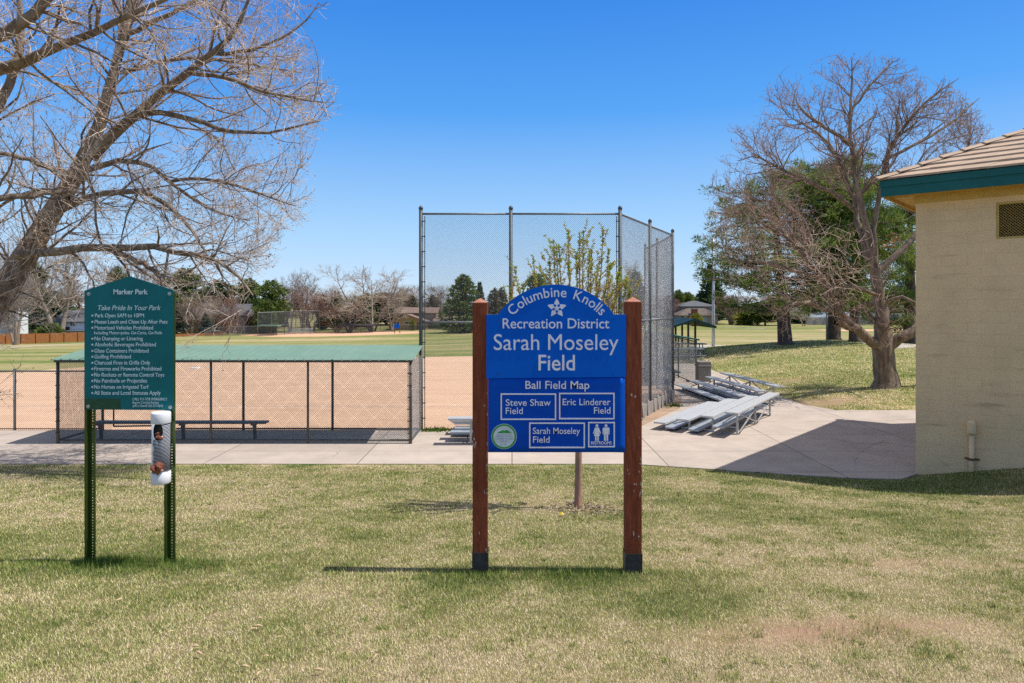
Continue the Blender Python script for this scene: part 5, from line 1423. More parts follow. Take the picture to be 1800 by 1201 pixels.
cone = lambda t: .30 * (1 - t) ** .8 * np.minimum(1, .35 + t * 5) + .012
roundc = lambda t: .34 * np.sqrt(np.clip(1 - ((t - .48) / .54) ** 2, 0, 1)) * (.85 + .3 * np.sin(t * 17)) + .01
broad = lambda t: .36 * np.sqrt(np.clip(1 - ((t - .35) / .66) ** 2, 0, 1)) + .01
KIT = {}
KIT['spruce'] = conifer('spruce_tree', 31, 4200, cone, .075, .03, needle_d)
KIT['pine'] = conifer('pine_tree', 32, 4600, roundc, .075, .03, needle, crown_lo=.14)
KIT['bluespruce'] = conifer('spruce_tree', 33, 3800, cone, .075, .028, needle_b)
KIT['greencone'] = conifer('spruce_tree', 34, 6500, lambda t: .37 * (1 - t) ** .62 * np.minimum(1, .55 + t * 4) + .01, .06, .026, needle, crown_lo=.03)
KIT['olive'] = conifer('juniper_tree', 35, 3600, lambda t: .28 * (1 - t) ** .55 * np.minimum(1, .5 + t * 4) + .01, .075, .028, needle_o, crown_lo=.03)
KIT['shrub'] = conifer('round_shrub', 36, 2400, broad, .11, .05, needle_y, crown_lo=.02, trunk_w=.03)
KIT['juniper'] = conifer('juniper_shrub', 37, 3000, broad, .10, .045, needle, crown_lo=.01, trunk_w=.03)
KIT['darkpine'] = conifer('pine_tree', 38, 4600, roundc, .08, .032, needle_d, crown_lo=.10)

def bare(name, seed, mat_t, mat_b, stems=1, spread=.5, droop=0., n1=40, n2=330, n3=1500, rt=.012, up=.08, lo=.25, hgt=1.0):
    r_ = np.random.RandomState(seed); T = thing(name, 'x', 'tree', local=True)
    limbs = []
    for k in range(stems):
        a = 2 * np.pi * (k + r_.rand() * .5) / max(stems, 1); s = spread * r_.uniform(.3, .8) if stems > 1 else .05
        limbs.append(([(0.02 * np.cos(a), .02 * np.sin(a), -.03), (.25 * s * np.cos(a), .25 * s * np.sin(a), .3), (.6 * s * np.cos(a), .6 * s * np.sin(a), .62), (.75 * s * np.cos(a), .75 * s * np.sin(a), .95)], [.028 / max(1, stems * .45), .02 / max(1, stems * .4), .010, .002]))
    al = [resample(p, q, 9) for p, q in limbs]; pts = np.stack([x for x, _ in al]); rad = np.stack([x for _, x in al])
    a1 = children(r_, pts, rad, n1, 7, (30, 65), (.22, .45), up=up, jit=.12, rf=.5, tmin=lo, rmax=.012, rmin=.004, droop=droop)
    a2 = children(r_, a1[0], a1[1], n2, 5, (25, 65), (.09, .24), up=up * .6 - droop, jit=.15, rf=.6, tmin=.15, rmax=.005, rmin=.0022)
    a3 = children(r_, a2[0], a2[1], n3, 4, (20, 65), (.04, .12), up=up * .5 - droop, jit=.18, rf=.7, tmin=.15, rmax=.0025, rmin=.0014)
    V, Fq = join_arrays([tubes(pts, rad, 7), tubes(*a1, 5)]); raw('trunk', V, Fq, mat_t, T, smooth=True)
    V, Fq = join_arrays([tubes(*a2, 3), tubes(*a3, 3)]); raw('crown', V, Fq, mat_b, T)
    return T
tan_t = M('tan_twigs', (.42, .335, .255), .9, scale=2, col2=(.29, .22, .165), bump=0)
red_t = M('reddish_twigs', (.30, .165, .13), .9, scale=2, col2=(.20, .105, .085), bump=0)
dred_t = M('dark_red_twigs', (.20, .075, .065), .9, scale=2, col2=(.13, .05, .045), bump=0)
grey_t = M('grey_twigs', (.36, .31, .28), .9, scale=2, col2=(.24, .20, .18), bump=0)
cream_t = M('cream_twigs', (.60, .54, .43), .9, scale=2, col2=(.44, .37, .28), bump=0)
KIT['bare_grey'] = bare('bare_tree', 41, bark_g, grey_t, stems=3, spread=.55)
KIT['bare_tan'] = bare('bare_tree', 42, bark_l, tan_t, stems=2, spread=.45)
KIT['bare_red'] = bare('bare_tree', 43, bark_g, red_t, stems=2, spread=.6, n3=1900)
KIT['bare_cream'] = bare('bare_tree', 44, bark_l, cream_t, stems=3, spread=.9, droop=.10, up=.06)
KIT['bare_big'] = bare('bare_tree', 45, bark_l, tan_t, stems=5, spread=1.0, n1=55, n2=420, n3=1700, lo=.35)
KIT['thicket'] = bare('bare_shrub', 46, bark_g, red_t, stems=7, spread=1.2, n1=60, n2=420, n3=1900, lo=.1)
KIT['dred'] = bare('bare_shrub', 47, bark_g, dred_t, stems=5, spread=1.1, n1=60, n2=420, n3=2200, lo=.15)
KIT['bare_brown'] = bare('bare_tree', 48, bark_g, M('mid_brown_twigs', (.30, .225, .165), .9, scale=2, col2=(.2, .145, .105), bump=0), stems=2, spread=.5, n3=1900)
_used = set()
NATW = {'spruce': .6, 'pine': .68, 'bluespruce': .6, 'greencone': .72, 'olive': .55, 'shrub': .72, 'juniper': .72, 'darkpine': .68, 'bare_grey': .75, 'bare_tan': .7, 'bare_red': .75, 'bare_cream': .95, 'bare_big': 1.05, 'thicket': 1.1, 'dred': 1.1, 'bare_brown': .72}
def plant(kind, px, top, wpx, y, label, group=None, rot=None, base=None):
    """place a kit tree: px centre column, top row, crown width in photo px, distance"""
    k = KIT[kind]
    o = k if kind not in _used else copy_tree(k)
    _used.add(kind)
    x = (px - 900) / F * y; zb = zf(x, y) if base is None else base
    h = EYE - (top - H) / F * y - zb; w = wpx / F * y
    o.location = (x, y, zb); o.rotation_euler = (0, 0, rs.uniform(0, 6.28) if rot is None else rot)
    s = w / NATW[kind]; o.scale = (s, s, h)
    o['label'] = label
    if group: o['group'] = group
    return o
G1 = 'trees beyond the ball fields'
TR = [
 # left block
 ('bare_grey', 28, 505, 105, 118, 'grey twiggy bare tree with dark stems in front of the wooden fence'),
 ('bare_grey', -12, 470, 90, 122, 'bare grey tree cut by the left picture edge below the leaning trunk'),
 ('bare_tan', 103, 440, 120, 148, 'tall tan bare tree with pale trunk behind the wooden fence'),
 ('bare_brown', 165, 462, 110, 165, 'brown bare tree rising behind the left edge of the rules sign'),
 ('bare_tan', 60, 462, 120, 172, 'tan bare tree behind the grey-roofed white house'),
 ('darkpine', 55, 462, 50, 160, 'dark pine showing through twigs above the left white house'),
 ('pine', 207, 470, 34, 170, 'small pine top peeking over the left slope of the rules sign'),
 ('bare_grey', 240, 463, 60, 178, 'grey bare crown peeking over the peak of the rules sign'),
 ('bare_brown', 275, 480, 70, 172, 'bare brown tree just above the right shoulder of rules sign'),
 ('juniper', 88, 569, 40, 141, 'low olive green juniper above the wooden fence beside white house'),
 ('pine', 327, 473, 62, 196, 'rounded bright pine right of the rules sign peak'),
 ('bluespruce', 310, 530, 34, 168, 'bluish spruce touching the right edge of the rules sign'),
 ('bluespruce', 362, 551, 26, 165, 'small bluish spruce in front of the steep grey roof'),
 ('darkpine', 388, 494, 66, 198, 'broad dark pine between the two grey-roofed houses'),
 ('pine', 437, 490, 46, 198, 'second pine from the left of the far ball field pair'),
 ('pine', 476, 494, 54, 178, 'layered pine directly above the far backstop left end'),
 ('juniper', 466, 527, 34, 172, 'yellowish juniper at the left end of the far backstop'),
 ('thicket', 420, 545, 70, 170, 'reddish bare thicket in front of the red-walled house'),
 ('bare_red', 510, 500, 40, 182, 'narrow red-brown bare tree above the far backstop'),
 ('bare_grey', 533, 494, 66, 184, 'wide grey bare tree standing above the far bleachers'),
 ('bare_red', 548, 520, 70, 176, 'low reddish bare tree behind the far bleachers'),
 ('spruce', 567, 520, 26, 190, 'slim dark spruce left of the maroon shrub'),
 ('dred', 592, 537, 92, 174, 'wide maroon bare shrub behind the far dugout roof'),
 ('bare_tan', 565, 512, 60, 200, 'faint tan bare crown over the maroon shrub'),
 ('spruce', 592, 513, 42, 195, 'dark spruce topped by cream twigs left of the big bare tree'),
 ('bare_cream', 615, 520, 105, 172, 'cream drooping bare tree left of the big many-stemmed tree'),
 ('bare_big', 655, 487, 150, 176, 'big many-stemmed pale bare tree above the far dugout roof'),
 ('spruce', 624, 521, 34, 196, 'dark spruce behind the cream drooping tree'),
 ('spruce', 646, 516, 34, 198, 'dark spruce between the stems of the big bare tree'),
 ('bare_cream', 690, 522, 60, 174, 'cream drooping bare tree left of the tan two-storey house'),
 ('bare_brown', 712, 512, 34, 205, 'bare brown tree rising behind the tan house roof'),
 ('olive', 722, 521, 46, 208, 'olive conifer behind the tan house roof'),
 ('bare_tan', 735, 530, 40, 210, 'tan bare tree left of the backstop corner pole'),
 ('shrub', 725, 563, 9, 178, 'small yellow-green bush at the front of the tan house'),
 ('bare_brown', 772, 512, 60, 205, 'brown bare tree behind the tan house seen through the backstop'),
 ('olive', 762, 520, 40, 208, 'olive conifer seen through the backstop behind the tan house'),
 ('greencone', 815, 484, 86, 158, 'big green conical spruce seen through the backstop'),
 ('spruce', 843, 497, 30, 172, 'thin spruce directly behind the left timber post top'),
 ('olive', 868, 508, 36, 170, 'grey-olive conifer just left of the blue arch'),
 ('olive', 882, 507, 32, 176, 'second grey-olive conifer touching the left curve of the blue arch'),
 ('pine', 943, 481, 44, 150, 'pine with golden tint behind the young shoots'),
 ('bare_brown', 985, 505, 90, 190, 'brown bare tree behind the middle of the young tree'),
 ('bare_tan', 1060, 505, 90, 190, 'tan bare tree behind the right half of the young tree'),
 ('bluespruce', 1117, 476, 58, 150, 'tall bluish spruce seen through the corner of the backstop'),
 ('bare_tan', 1108, 476, 46, 190, 'bare tan crown beside the bluish spruce in the mesh'),
 ('bare_red', 1150, 530, 60, 178, 'reddish bare tree behind the right side mesh'),
 ('bare_brown', 340, 528, 70, 166, 'brown bare tree standing in front of the steep grey roof'),
 ('bare_tan', 372, 532, 50, 168, 'tan bare tree between the two grey-roofed houses'),
 ('bare_red', 402, 530, 56, 170, 'pinkish bare tree in front of the grey-violet roof'),
 # right block
 ('pine', 1192, 510, 26, 190, 'small pine next to the backstop end pole'),
 ('pine', 1208, 514, 30, 196, 'small round pine left of the grey-roofed brick house'),
 ('bare_red', 1186, 535, 34, 180, 'reddish bare tree left of the brick house'),
 ('shrub', 1224, 551, 20, 160, 'yellow forsythia-like bush before the brick chimney'),
 ('spruce', 1250, 466, 60, 185, 'tall dark spruce behind the flagpole'),
 ('bare_red', 1285, 528, 80, 172, 'broad pinkish bare tree right of the flagpole'),
 ('bare_red', 1316, 540, 50, 170, 'second pinkish bare tree beside the round olive tree'),
 ('pine', 1345, 530, 66, 165, 'bushy green pine under the low pine boughs'),
 ('shrub', 1312, 548, 40, 168, 'olive round shrub between pinkish bare trees'),
 ('spruce', 1400, 530, 50, 180, 'dark spruce right of the near pine trunk'),
 ('darkpine', 1425, 535, 46, 184, 'dark pine left of the blue-roofed bungalow'),
 ('bare_grey', 1378, 540, 40, 166, 'grey bare tree beside the near pine trunk'),
 ('bare_cream', 1413, 540, 50, 160, 'pale-trunked bare tree before the grey fence'),
 ('pine', 1440, 505, 70, 200, 'green pine above the blue-roofed bungalow'),
 ('bare_red', 1540, 530, 80, 190, 'reddish bare tree behind the forked trunk'),
 ('bare_grey', 1600, 525, 60, 190, 'grey bare tree touching the building corner'),
 ('bare_tan', 1490, 520, 80, 200, 'tan bare tree between the hill trunks'),
]
for (k, px, top, w, y, lb) in TR: plant(k, px, top, w, y, lb, G1)
# filler trees of the far treeline behind the houses
rr = random.Random(17); i = 0
SIDE = ['brown', 'tan', 'dark', 'olive']
for px in list(range(-60, 150, 30)) + list(range(300, 760, 34)) + list(range(1130, 1640, 36)):
    kind = rr.choice(['bare_brown', 'bare_tan', 'bare_grey', 'olive', 'darkpine', 'bare_red'])
    o = plant(kind, px + rr.uniform(-8, 8), rr.uniform(512, 532) - (18 if px < 150 else 0), rr.uniform(60, 95), rr.uniform(215, 240), {'bare_brown': 'hazy brown bare tree in the farthest row above the roofs', 'bare_tan': 'hazy tan bare tree in the farthest row above the roofs', 'bare_grey': 'hazy grey bare tree in the farthest row above the roofs', 'olive': 'olive conifer in the farthest row above the roofs', 'darkpine': 'dark pine in the farthest row above the roofs', 'bare_red': 'pinkish bare tree in the farthest row above the roofs'}[kind], {'bare_brown': 'brown bare trees of the farthest row', 'bare_tan': 'tan bare trees of the farthest row', 'bare_grey': 'grey bare trees of the farthest row', 'olive': 'olive conifers of the farthest row', 'darkpine': 'dark pines of the farthest row', 'bare_red': 'pinkish bare trees of the farthest row'}[kind])
for kk in KIT:
    if kk not in _used:
        for ch in list(KIT[kk].children_recursive): bpy.data.objects.remove(ch)
        bpy.data.objects.remove(KIT[kk])

# ---- three ponderosa pines on the bank
def ponderosa(px, base, top, y, wpx, tw, seed, label, lean=0.0, clo=.30, off=0.0):
    r_ = np.random.RandomState(seed)
    x = (px - 900) / F * y; zb = zf(x, y); h = EYE - (top - H) / F * y - zb; w = wpx / F * y / 2; tr = tw / F * y / 2
    T = thing('pine_tree', label, 'tree', (x, y, zb), group='pines on the grass bank')
    m = MB(); pts = [(x + tr * .2, y, zb - .3), (x, y, zb + .15), (x - lean * .15, y, zb + h * .2), (x - lean * .5, y, zb + h * .5), (x - lean, y, zb + h * .97)]
    m.path(pts, [tr * 1.9, tr * 1.15, tr * .9, tr * .6, .03], 12); m.build('trunk', M('pine_bark', (.15, .11, .085), .95, scale=7, col2=(.055, .04, .033), bump=1.0, bscale=12, stretch=(1, 1, .3)), T, smooth=True)
    nb = 84; bt = clo + (1 - clo) * r_.rand(nb) ** .9; ba = r_.rand(nb) * 2 * np.pi
    prof = np.sqrt(np.clip(1 - ((bt - clo - .25) / (1.06 - clo - .18)) ** 2, .06, 1))
    bl_ = w * prof * r_.uniform(.55, 1.08, nb)
    cen = []; brs = np.zeros((nb, 6, 3))
    for k in range(nb):
        c0 = np.array([x - lean * bt[k] + off * bt[k], y, zb + h * (bt[k] - .05)]); d = np.array([np.cos(ba[k]), np.sin(ba[k]), 0])
        for j in range(6):
            s = j / 5; brs[k, j] = c0 + d * bl_[k] * s + np.array([0, 0, (-.12 * s + .22 * s * s) * bl_[k]]) + r_.normal(size=3) * .08 * s
        for s in np.linspace(.3, 1.0, 6):
            j = s * 5; i_ = min(int(j), 4); q = brs[k, i_] * (1 - (j - i_)) + brs[k, i_ + 1] * (j - i_)
            cen.append(q + r_.normal(size=3) * np.array([.32, .32, .18]))
    V, Fq = tubes(brs, np.linspace(.07, .02, 6)[None].repeat(nb, 0), 5); raw('boughs', V, Fq, bark_g, T, smooth=True)
    cen = np.array(cen); K = 92
    cc = np.repeat(cen, K, 0); d = r_.normal(size=cc.shape); d[:, 2] += .35; d /= np.linalg.norm(d, axis=1, keepdims=True)
    rad = r_.rand(len(cc), 1) ** .5 * np.repeat(r_.uniform(.26, .52, (len(cen), 1)), K, 0)
    v, f = spikes(r_, cc + d * rad * (1, 1, .7), d, r_.uniform(.12, .26, len(cc)), r_.uniform(.035, .07, len(cc)))
    gr = np.repeat(r_.uniform(.0, .85, len(cen)), K)
    raw('foliage', v, f, needle_n, T, attrs={'green': np.repeat(gr, 3), 'rnd': np.repeat(r_.rand(len(cc)), 3)})
ponderosa(1380, 612, 280, 41, 300, 22, 51, 'big pine with leaning bare trunk, first on the bank right of the flagpole', lean=.9, clo=.22)
ponderosa(1466, 595, 270, 44, 215, 20, 52, 'tall pine on top of the bank behind the left limb of the bare tree', clo=.25)
ponderosa(1503, 602, 300, 40.5, 200, 18, 53, 'pine on the bank just left of the forked bare trunk', clo=.28)
ponderosa(1600, 600, 310, 50, 190, 22, 54, 'bright pine mostly hidden behind the tan building corner', clo=.16)

# ================================================================== FAR HOUSES, FENCES, FIELD FURNITURE
def HX(px, y): return (px - 900) / F * y
def HZ(py, y): return EYE - (py - H) / F * y
glass = M('window_glass', (.02, .025, .03), .15, spec=.6, bump=0)
wtrim = M('white_trim', (.78, .78, .77), .6, var=.08)
def block(parent, px0, px1, py_eave, py_base, y, depth, wall, roof=None, ridge=None, kind='gx', over=.5, name='wall', hip=0.0):
    """box of walls with a roof. kind gx: ridge along x (eave towards us); gy: gable towards us"""
    x0, x1 = HX(px0, y), HX(px1, y); z0 = min(HZ(py_base, y), zf((x0 + x1) / 2, y)) - .5; z1 = HZ(py_eave, y)
    m = MB()
    m.bb((x0, y, z0), (x1, y + depth, z1))
    zr = HZ(ridge, y + (depth / 2 if kind == 'gx' else 0)) if ridge else None
    if kind == 'gy':
        xm = (x0 + x1) / 2
        m.add([(x0, y + .001, z1), (x1, y + .001, z1), (xm, y + .001, zr), (x0, y + depth - .001, z1), (x1, y + depth - .001, z1), (xm, y + depth - .001, zr)], [(0, 1, 2), (3, 5, 4)])
    elif ridge and not hip:
        ym = y + depth / 2
        m.add([(x0 + .001, y, z1), (x0 + .001, y + depth, z1), (x0 + .001, ym, zr), (x1 - .001, y, z1), (x1 - .001, y + depth, z1), (x1 - .001, ym, zr)], [(0, 2, 1), (3, 4, 5)])
    w = m.build(name, wall, parent)
    if ridge:
        m = MB(); t = .22
        if kind == 'gx':
            ym = y + depth / 2; sl = (zr - z1) / (depth / 2); ze = z1 - over * sl
            a, b_ = x0 - over, x1 + over; h_ = hip
            top = [(a, y - over, ze), (b_, y - over, ze), (b_ - h_, ym, zr), (a + h_, ym, zr), (a, y + depth + over, ze), (b_, y + depth + over, ze)]
            k = len(top); vs = [(x, yy, z + t * .5 + .01) for x, yy, z in top] + [(x, yy, z - t * .5 + .01) for x, yy, z in top]
            fs = [(0, 1, 2, 3), (3, 2, 5, 4), (0, 6, 7, 1), (4, 5, 11, 10), (0, 3, 9, 6), (3, 4, 10, 9), (1, 7, 8, 2), (2, 8, 11, 5), (6, 9, 8, 7), (9, 10, 11, 8)]
            if h_: fs += [(0, 3, 4), (1, 5, 2)]
            m.add(vs, fs)
        else:
            xm = (x0 + x1) / 2; sl = (zr - z1) / ((x1 - x0) / 2); ze = z1 - over * sl
            top = [(x0 - over, ze), (xm, zr), (x1 + over, ze)]
            vs = [(x, yy, z + .02) for yy in (y - over, y + depth + over) for x, z in top] + [(x, yy, z - t) for yy in (y - over, y + depth + over) for x, z in top]
            m.add(vs, [(0, 1, 4, 3), (1, 2, 5, 4), (6, 9, 10, 7), (7, 10, 11, 8), (0, 6, 7, 1), (1, 7, 8, 2), (3, 4, 10, 9), (4, 5, 11, 10), (0, 3, 9, 6), (2, 8, 11, 5)])
        return w, m.build('roof', roof, parent)
    return w, None
def window(parent, px0, px1, py0, py1, y, frame=None):
    x0, x1, z0, z1 = HX(px0, y), HX(px1, y), HZ(py1, y), HZ(py0, y)
    m = MB(); m.bb((x0 - .1, y - .06, z0 - .1), (x1 + .1, y - .002, z1 + .1)); w = m.build('window', frame or wtrim, parent)
    m = MB(); xm = (x0 + x1) / 2; m.bb((x0, y - .08, z0), (xm - .04, y - .061, z1)); m.bb((xm + .04, y - .08, z0), (x1, y - .061, z1)); m.build('pane', glass, w)
def house(px, y, label):
    x = HX(px, y); return thing('house', label, 'house', (x, y, zf(x, y)), group='houses around the park')
rg = M('grey_shingles', (.13, .135, .145), .95, scale=1.2, var=.25, stretch=(1, 1, 4)); rbr = M('brown_shingles', (.21, .145, .12), .95, scale=1.2, var=.25, stretch=(1, 1, 4)); rdk = M('dark_slate_shingles', (.13, .13, .14), .95, scale=1.2, var=.3); rtn = M('tan_shingles', (.155, .125, .105), .95, scale=1.2, var=.25)
sw = M('white_siding', (.74, .77, .80), .8, var=.1, stretch=(.2, .2, 6)); sgr = M('grey_siding', (.36, .37, .39), .85, var=.15, stretch=(.2, .2, 6)); stn = M('tan_siding', (.46, .345, .20), .85, var=.15, stretch=(.2, .2, 6)); sbr = M('brown_siding', (.22, .13, .09), .85, var=.25); brk = M('red_brick', (.27, .095, .06), .9, scale=6, var=.4); brk2 = M('pale_brick', (.40, .31, .26), .9, scale=6, var=.25); sred = M('red_siding', (.33, .10, .05), .85, var=.3)
h = house(122, 150, 'white two-storey house with grey shingle roof behind the wooden fence')
block(h, 97, 200, 564, 604, 150, 9, sw, rg, 546, over=.6)
window(h, 104, 110.5, 566, 573, 150); window(h, 124, 132.5, 565, 573, 150); window(h, 160, 170, 566, 573, 150)
m = MB(); y = 146.5; m.bb((HX(103, y), y, HZ(584, y)), (HX(150, y), y + 3, HZ(582, y))); m.build('porch_roof', rdk, h)
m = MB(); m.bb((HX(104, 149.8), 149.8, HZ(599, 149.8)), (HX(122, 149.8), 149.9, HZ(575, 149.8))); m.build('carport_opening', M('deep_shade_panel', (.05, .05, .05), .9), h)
h = house(15, 155, 'grey and white house at the far left edge under the leaning trunk')
block(h, -45, 29, 541, 606, 155, 9, sgr, rg, 522, over=.6)
m = MB(); m.bb((HX(-45, 154.6), 154.6, HZ(545, 154.6)), (HX(33, 154.6), 154.95, HZ(542, 154.6))); m.build('gutter', wtrim, h)
window(h, 8, 17, 548, 560, 155); m = MB(); m.bb((HX(24, 154), 154, HZ(600, 154)), (HX(33, 154), 157, HZ(549, 154))); m.build('white_bay', sw, h)
h = house(348, 172, 'low house with steep dark grey roof facing right of the rules sign')
block(h, 318, 366, 562, 588, 176, 9, sbr, rtn, 534, over=.8)
block(h, 318, 352, 563, 588, 174, 2.2, sbr)
m = MB(); y = 174.5
m.add([(HX(318, y), y, HZ(545, y)), (HX(326, y), y, HZ(534, y)), (HX(350, y), y, HZ(560, y)), (HX(324, y), y, HZ(556, y)), (HX(318, y), y + 1.2, HZ(545, y)), (HX(326, y), y + 1.2, HZ(534, y)), (HX(350, y), y + 1.2, HZ(560, y)), (HX(324, y), y + 1.2, HZ(556, y))], [(0, 3, 2, 1), (4, 5, 6, 7), (0, 1, 5, 4), (1, 2, 6, 5), (2, 3, 7, 6), (3, 0, 4, 7)]); m.build('dark_gable', rdk, h)
window(h, 328, 338, 571, 577, 173.9)
h = house(405, 178, 'house with grey-violet roof and red lower wall behind reddish thicket')
block(h, 384, 430, 553, 592, 178, 9, sgr, rg, 535, over=.6); block(h, 388, 407, 566, 590, 177, .95, sred)
window(h, 437 - 30, 443 - 28, 556, 561, 178)
block(h, 430, 452, 556, 592, 180, 8, sbr, rg, 541, over=.5)
h = house(735, 188, 'tan two-storey house with brown roof left of the backstop corner pole')
block(h, 700, 766, 549.5, 580, 190, 8, stn, rbr, 541, over=.7)
block(h, 684, 748, 564.5, 582, 182, 7.8, stn, rbr, 552.5, kind='gy', over=.9)
window(h, 691, 702, 566, 569.5, 182); window(h, 712, 723, 566, 569.5, 182); window(h, 751, 755, 551, 554.5, 190)
block(h, 764, 790, 564, 582, 188, 8, stn, rbr, 554, over=.5)
m = MB(); m.bb((HX(733, 181.9), 181.9, HZ(582, 181.9)), (HX(742, 181.9), 181.99, HZ(567, 181.9))); m.build('door', sbr, h)
h = house(1225, 172, 'brick house with grey hipped roofs and red chimney right of the backstop')
block(h, 1199, 1256, 538, 575, 178, 9, sgr, rg, 529.5, over=.7, hip=4.5)
block(h, 1199, 1262, 553.5, 577, 170, 9, brk2, rtn, 543, over=.8, hip=3.0)
m = MB(); m.bb((HX(1217, 169.3), 169.3, HZ(570, 169.3)), (HX(1226.5, 169.3), 170.5, HZ(543.5, 169.3))); ch_ = m.build('chimney', brk, h); m = MB(); m.bb((HX(1216.4, 169.3), 169.25, HZ(543.45, 169.3)), (HX(1227, 169.3), 170.55, HZ(542.6, 169.3))); m.build('chimney_cap', M('pale_cap', (.5, .46, .42), .9), ch_)
m = MB(); m.bb((HX(1197, 169.8), 169.8, HZ(573, 169.8)), (HX(1214, 169.8), 169.95, HZ(555.5, 169.8))); m.build('brick_front', brk, h)
window(h, 1201, 1209, 541, 548, 178, sgr); window(h, 1203, 1207, 557, 563, 169.7)
m = MB(); m.bb((HX(1233, 169.9), 169.85, HZ(576, 169.9)), (HX(1243, 169.9), 169.98, HZ(556, 169.9))); m.build('garage_door', sgr, h)
h = house(1440, 178, 'low bungalow with blue-grey roof behind the grey board fence')
block(h, 1424, 1520, 557.5, 580, 178, 9, brk2, M('blue_grey_shingles', (.24, .31, .37), .9, var=.2), 549, over=.7, hip=3.5)
m = MB(); m.bb((HX(1445, 177.8), 177.8, HZ(575, 177.8)), (HX(1454, 177.8), 177.97, HZ(557.5, 177.8))); m.build('brick_front', brk, h)
h = house(1580, 182, 'red-brown house behind the blue-grey fence near the building corner')
block(h, 1545, 1680, 561, 582, 182, 9, sred, rg, 549, over=.7); window(h, 1560, 1568, 563, 568, 182); window(h, 1585, 1593, 563, 568, 182)
# wooden fence on the left
wf = M('orange_cedar_fence', (.42, .165, .05), .85, scale=3, col2=(.27, .10, .035), bump=.3, stretch=(3, 3, .3))
def board_fence(name, a, b_, hgt, mat, label, step=.14, gap=.004, posts=True, fall=0.0):
    T = thing(name, label, 'fence', (a[0], a[1], zf(*a)))
    A, B = Vector(a), Vector(b_); d = B - A; L_ = d.length; d.normalize(); n_ = int(L_ / step); rr = random.Random(int(L_ * 10))
    m = MB()
    for k in range(n_):
        p = A + d * (k * step); q = A + d * (k * step + step - gap); z = zf(p.x, p.y); hh_ = hgt + rr.uniform(-.02, .02); off_ = rr.uniform(0, .02)
        nx_, ny_ = -d.y, d.x
        m.add([(p.x, p.y, z - .1), (q.x, q.y, z - .1), (q.x, q.y, z + hh_), (p.x, p.y, z + hh_), (p.x + nx_ * .03, p.y + ny_ * .03, z - .1), (q.x + nx_ * .03, q.y + ny_ * .03, z - .1), (q.x + nx_ * .03, q.y + ny_ * .03, z + hh_), (p.x + nx_ * .03, p.y + ny_ * .03, z + hh_)], [(0, 1, 2, 3), (7, 6, 5, 4), (3, 2, 6, 7), (0, 3, 7, 4), (1, 5, 6, 2)])
    m.build('boards', mat, T, fix=False)
    if posts:
        m = MB()
        for t in np.arange(0, L_, 2.4):
            p = A + d * t; z = zf(p.x, p.y); nx_, ny_ = -d.y, d.x; s_ = -1 if (nx_ * A.x + ny_ * A.y) > 0 else 1
            m.bar((p.x + nx_ * .1 * s_, p.y + ny_ * .1 * s_, z - .1), (p.x + nx_ * .1 * s_, p.y + ny_ * .1 * s_, z + hgt + .06), .1, .1)
        m.build('posts', mat, T)
    return T
board_fence('wooden_fence', (-108, 118), (-86, 142), 1.95, wf, 'orange-brown cedar board fence along the path at left', step=.28)
board_fence('wooden_fence', (HX(300, 158), 158), (HX(392, 165), 165), .6, wf, 'low orange board fence right of the rules sign beyond the grass', step=.3, posts=False)
board_fence('board_fence', (HX(1418, 168), 168), (HX(1530, 170), 170), 1.9, M('grey_fence_board', (.33, .30, .285), .9, scale=3, var=.3, stretch=(3, 3, .3)), 'grey board fence before the blue-grey roofed bungalow', step=.3)
board_fence('board_fence', (HX(1530, 172), 172), (HX(1680, 172), 172), 1.9, M('blue_fence_board', (.24, .27, .33), .9, scale=3, var=.3), 'blue-grey board fence behind the forked trunk', step=.3)
# see-through mesh for fences 150 m away
fm = bpy.data.materials.new('distant_mesh'); n, l = nodes_of(fm); n.remove(n['Principled BSDF'])
dfm = n.new('ShaderNodeBsdfDiffuse'); dfm.inputs['Color'].default_value = (.10, .105, .11, 1); tfm = n.new('ShaderNodeBsdfTransparent'); mfm = n.new('ShaderNodeMixShader'); mfm.inputs[0].default_value = .42
l.new(tfm.outputs[0], mfm.inputs[1]); l.new(dfm.outputs[0], mfm.inputs[2]); l.new(mfm.outputs[0], n['Material Output'].inputs['Surface'])
def far_link(name, pts, hts, label, cat, mat=fm, step=3.0, pr=.05):
    T = thing(name, label, cat, (*pts[0], zf(*pts[0])))
    m = MB(); m2 = MB(); m3 = MB()
    for (a, b_), (h0, h1) in zip(zip(pts[:-1], pts[1:]), zip(hts[:-1], hts[1:])):
        za, zb = zf(*a), zf(*b_)
        m.add([(*a, za), (*b_, zb), (*b_, zb + h1), (*a, za + h0)], [(0, 1, 2, 3)])
        L_ = math.dist(a, b_); k = max(1, round(L_ / step))
        for i in range(k + 1):
            t = i / k; x, y = a[0] + (b_[0] - a[0]) * t, a[1] + (b_[1] - a[1]) * t; z = zf(x, y); hh_ = h0 + (h1 - h0) * t
            m2.tube((x, y, z), (x, y, z + hh_ + .05), pr, n=6)
        m3.tube((*a, za + h0), (*b_, zb + h1), pr * .8, n=6)
        if h0 > 3: m3.tube((*a, za + h0 * .42), (*b_, zb + h1 * .42), pr * .7, n=6)
    m.build('mesh', mat, T, fix=False); m2.build('posts', galv, T); m3.build('rails', galv, T)
    return T
y = 165
far_link('backstop', [(HX(453, 160), 160), (HX(500, 164), 164), (HX(520, 169), 169), (HX(562, 172), 172)], [5.4, 5.5, 5.6, 5.6], 'distant chain-link backstop of the other ball field at left', 'backstop', pr=.07)
far_link('chain_link_fence', [(HX(360, 158), 158), (HX(453, 162), 162)], [2.0, 2.2], 'distant grey chain-link fence left of the far backstop', 'fence', pr=.05)
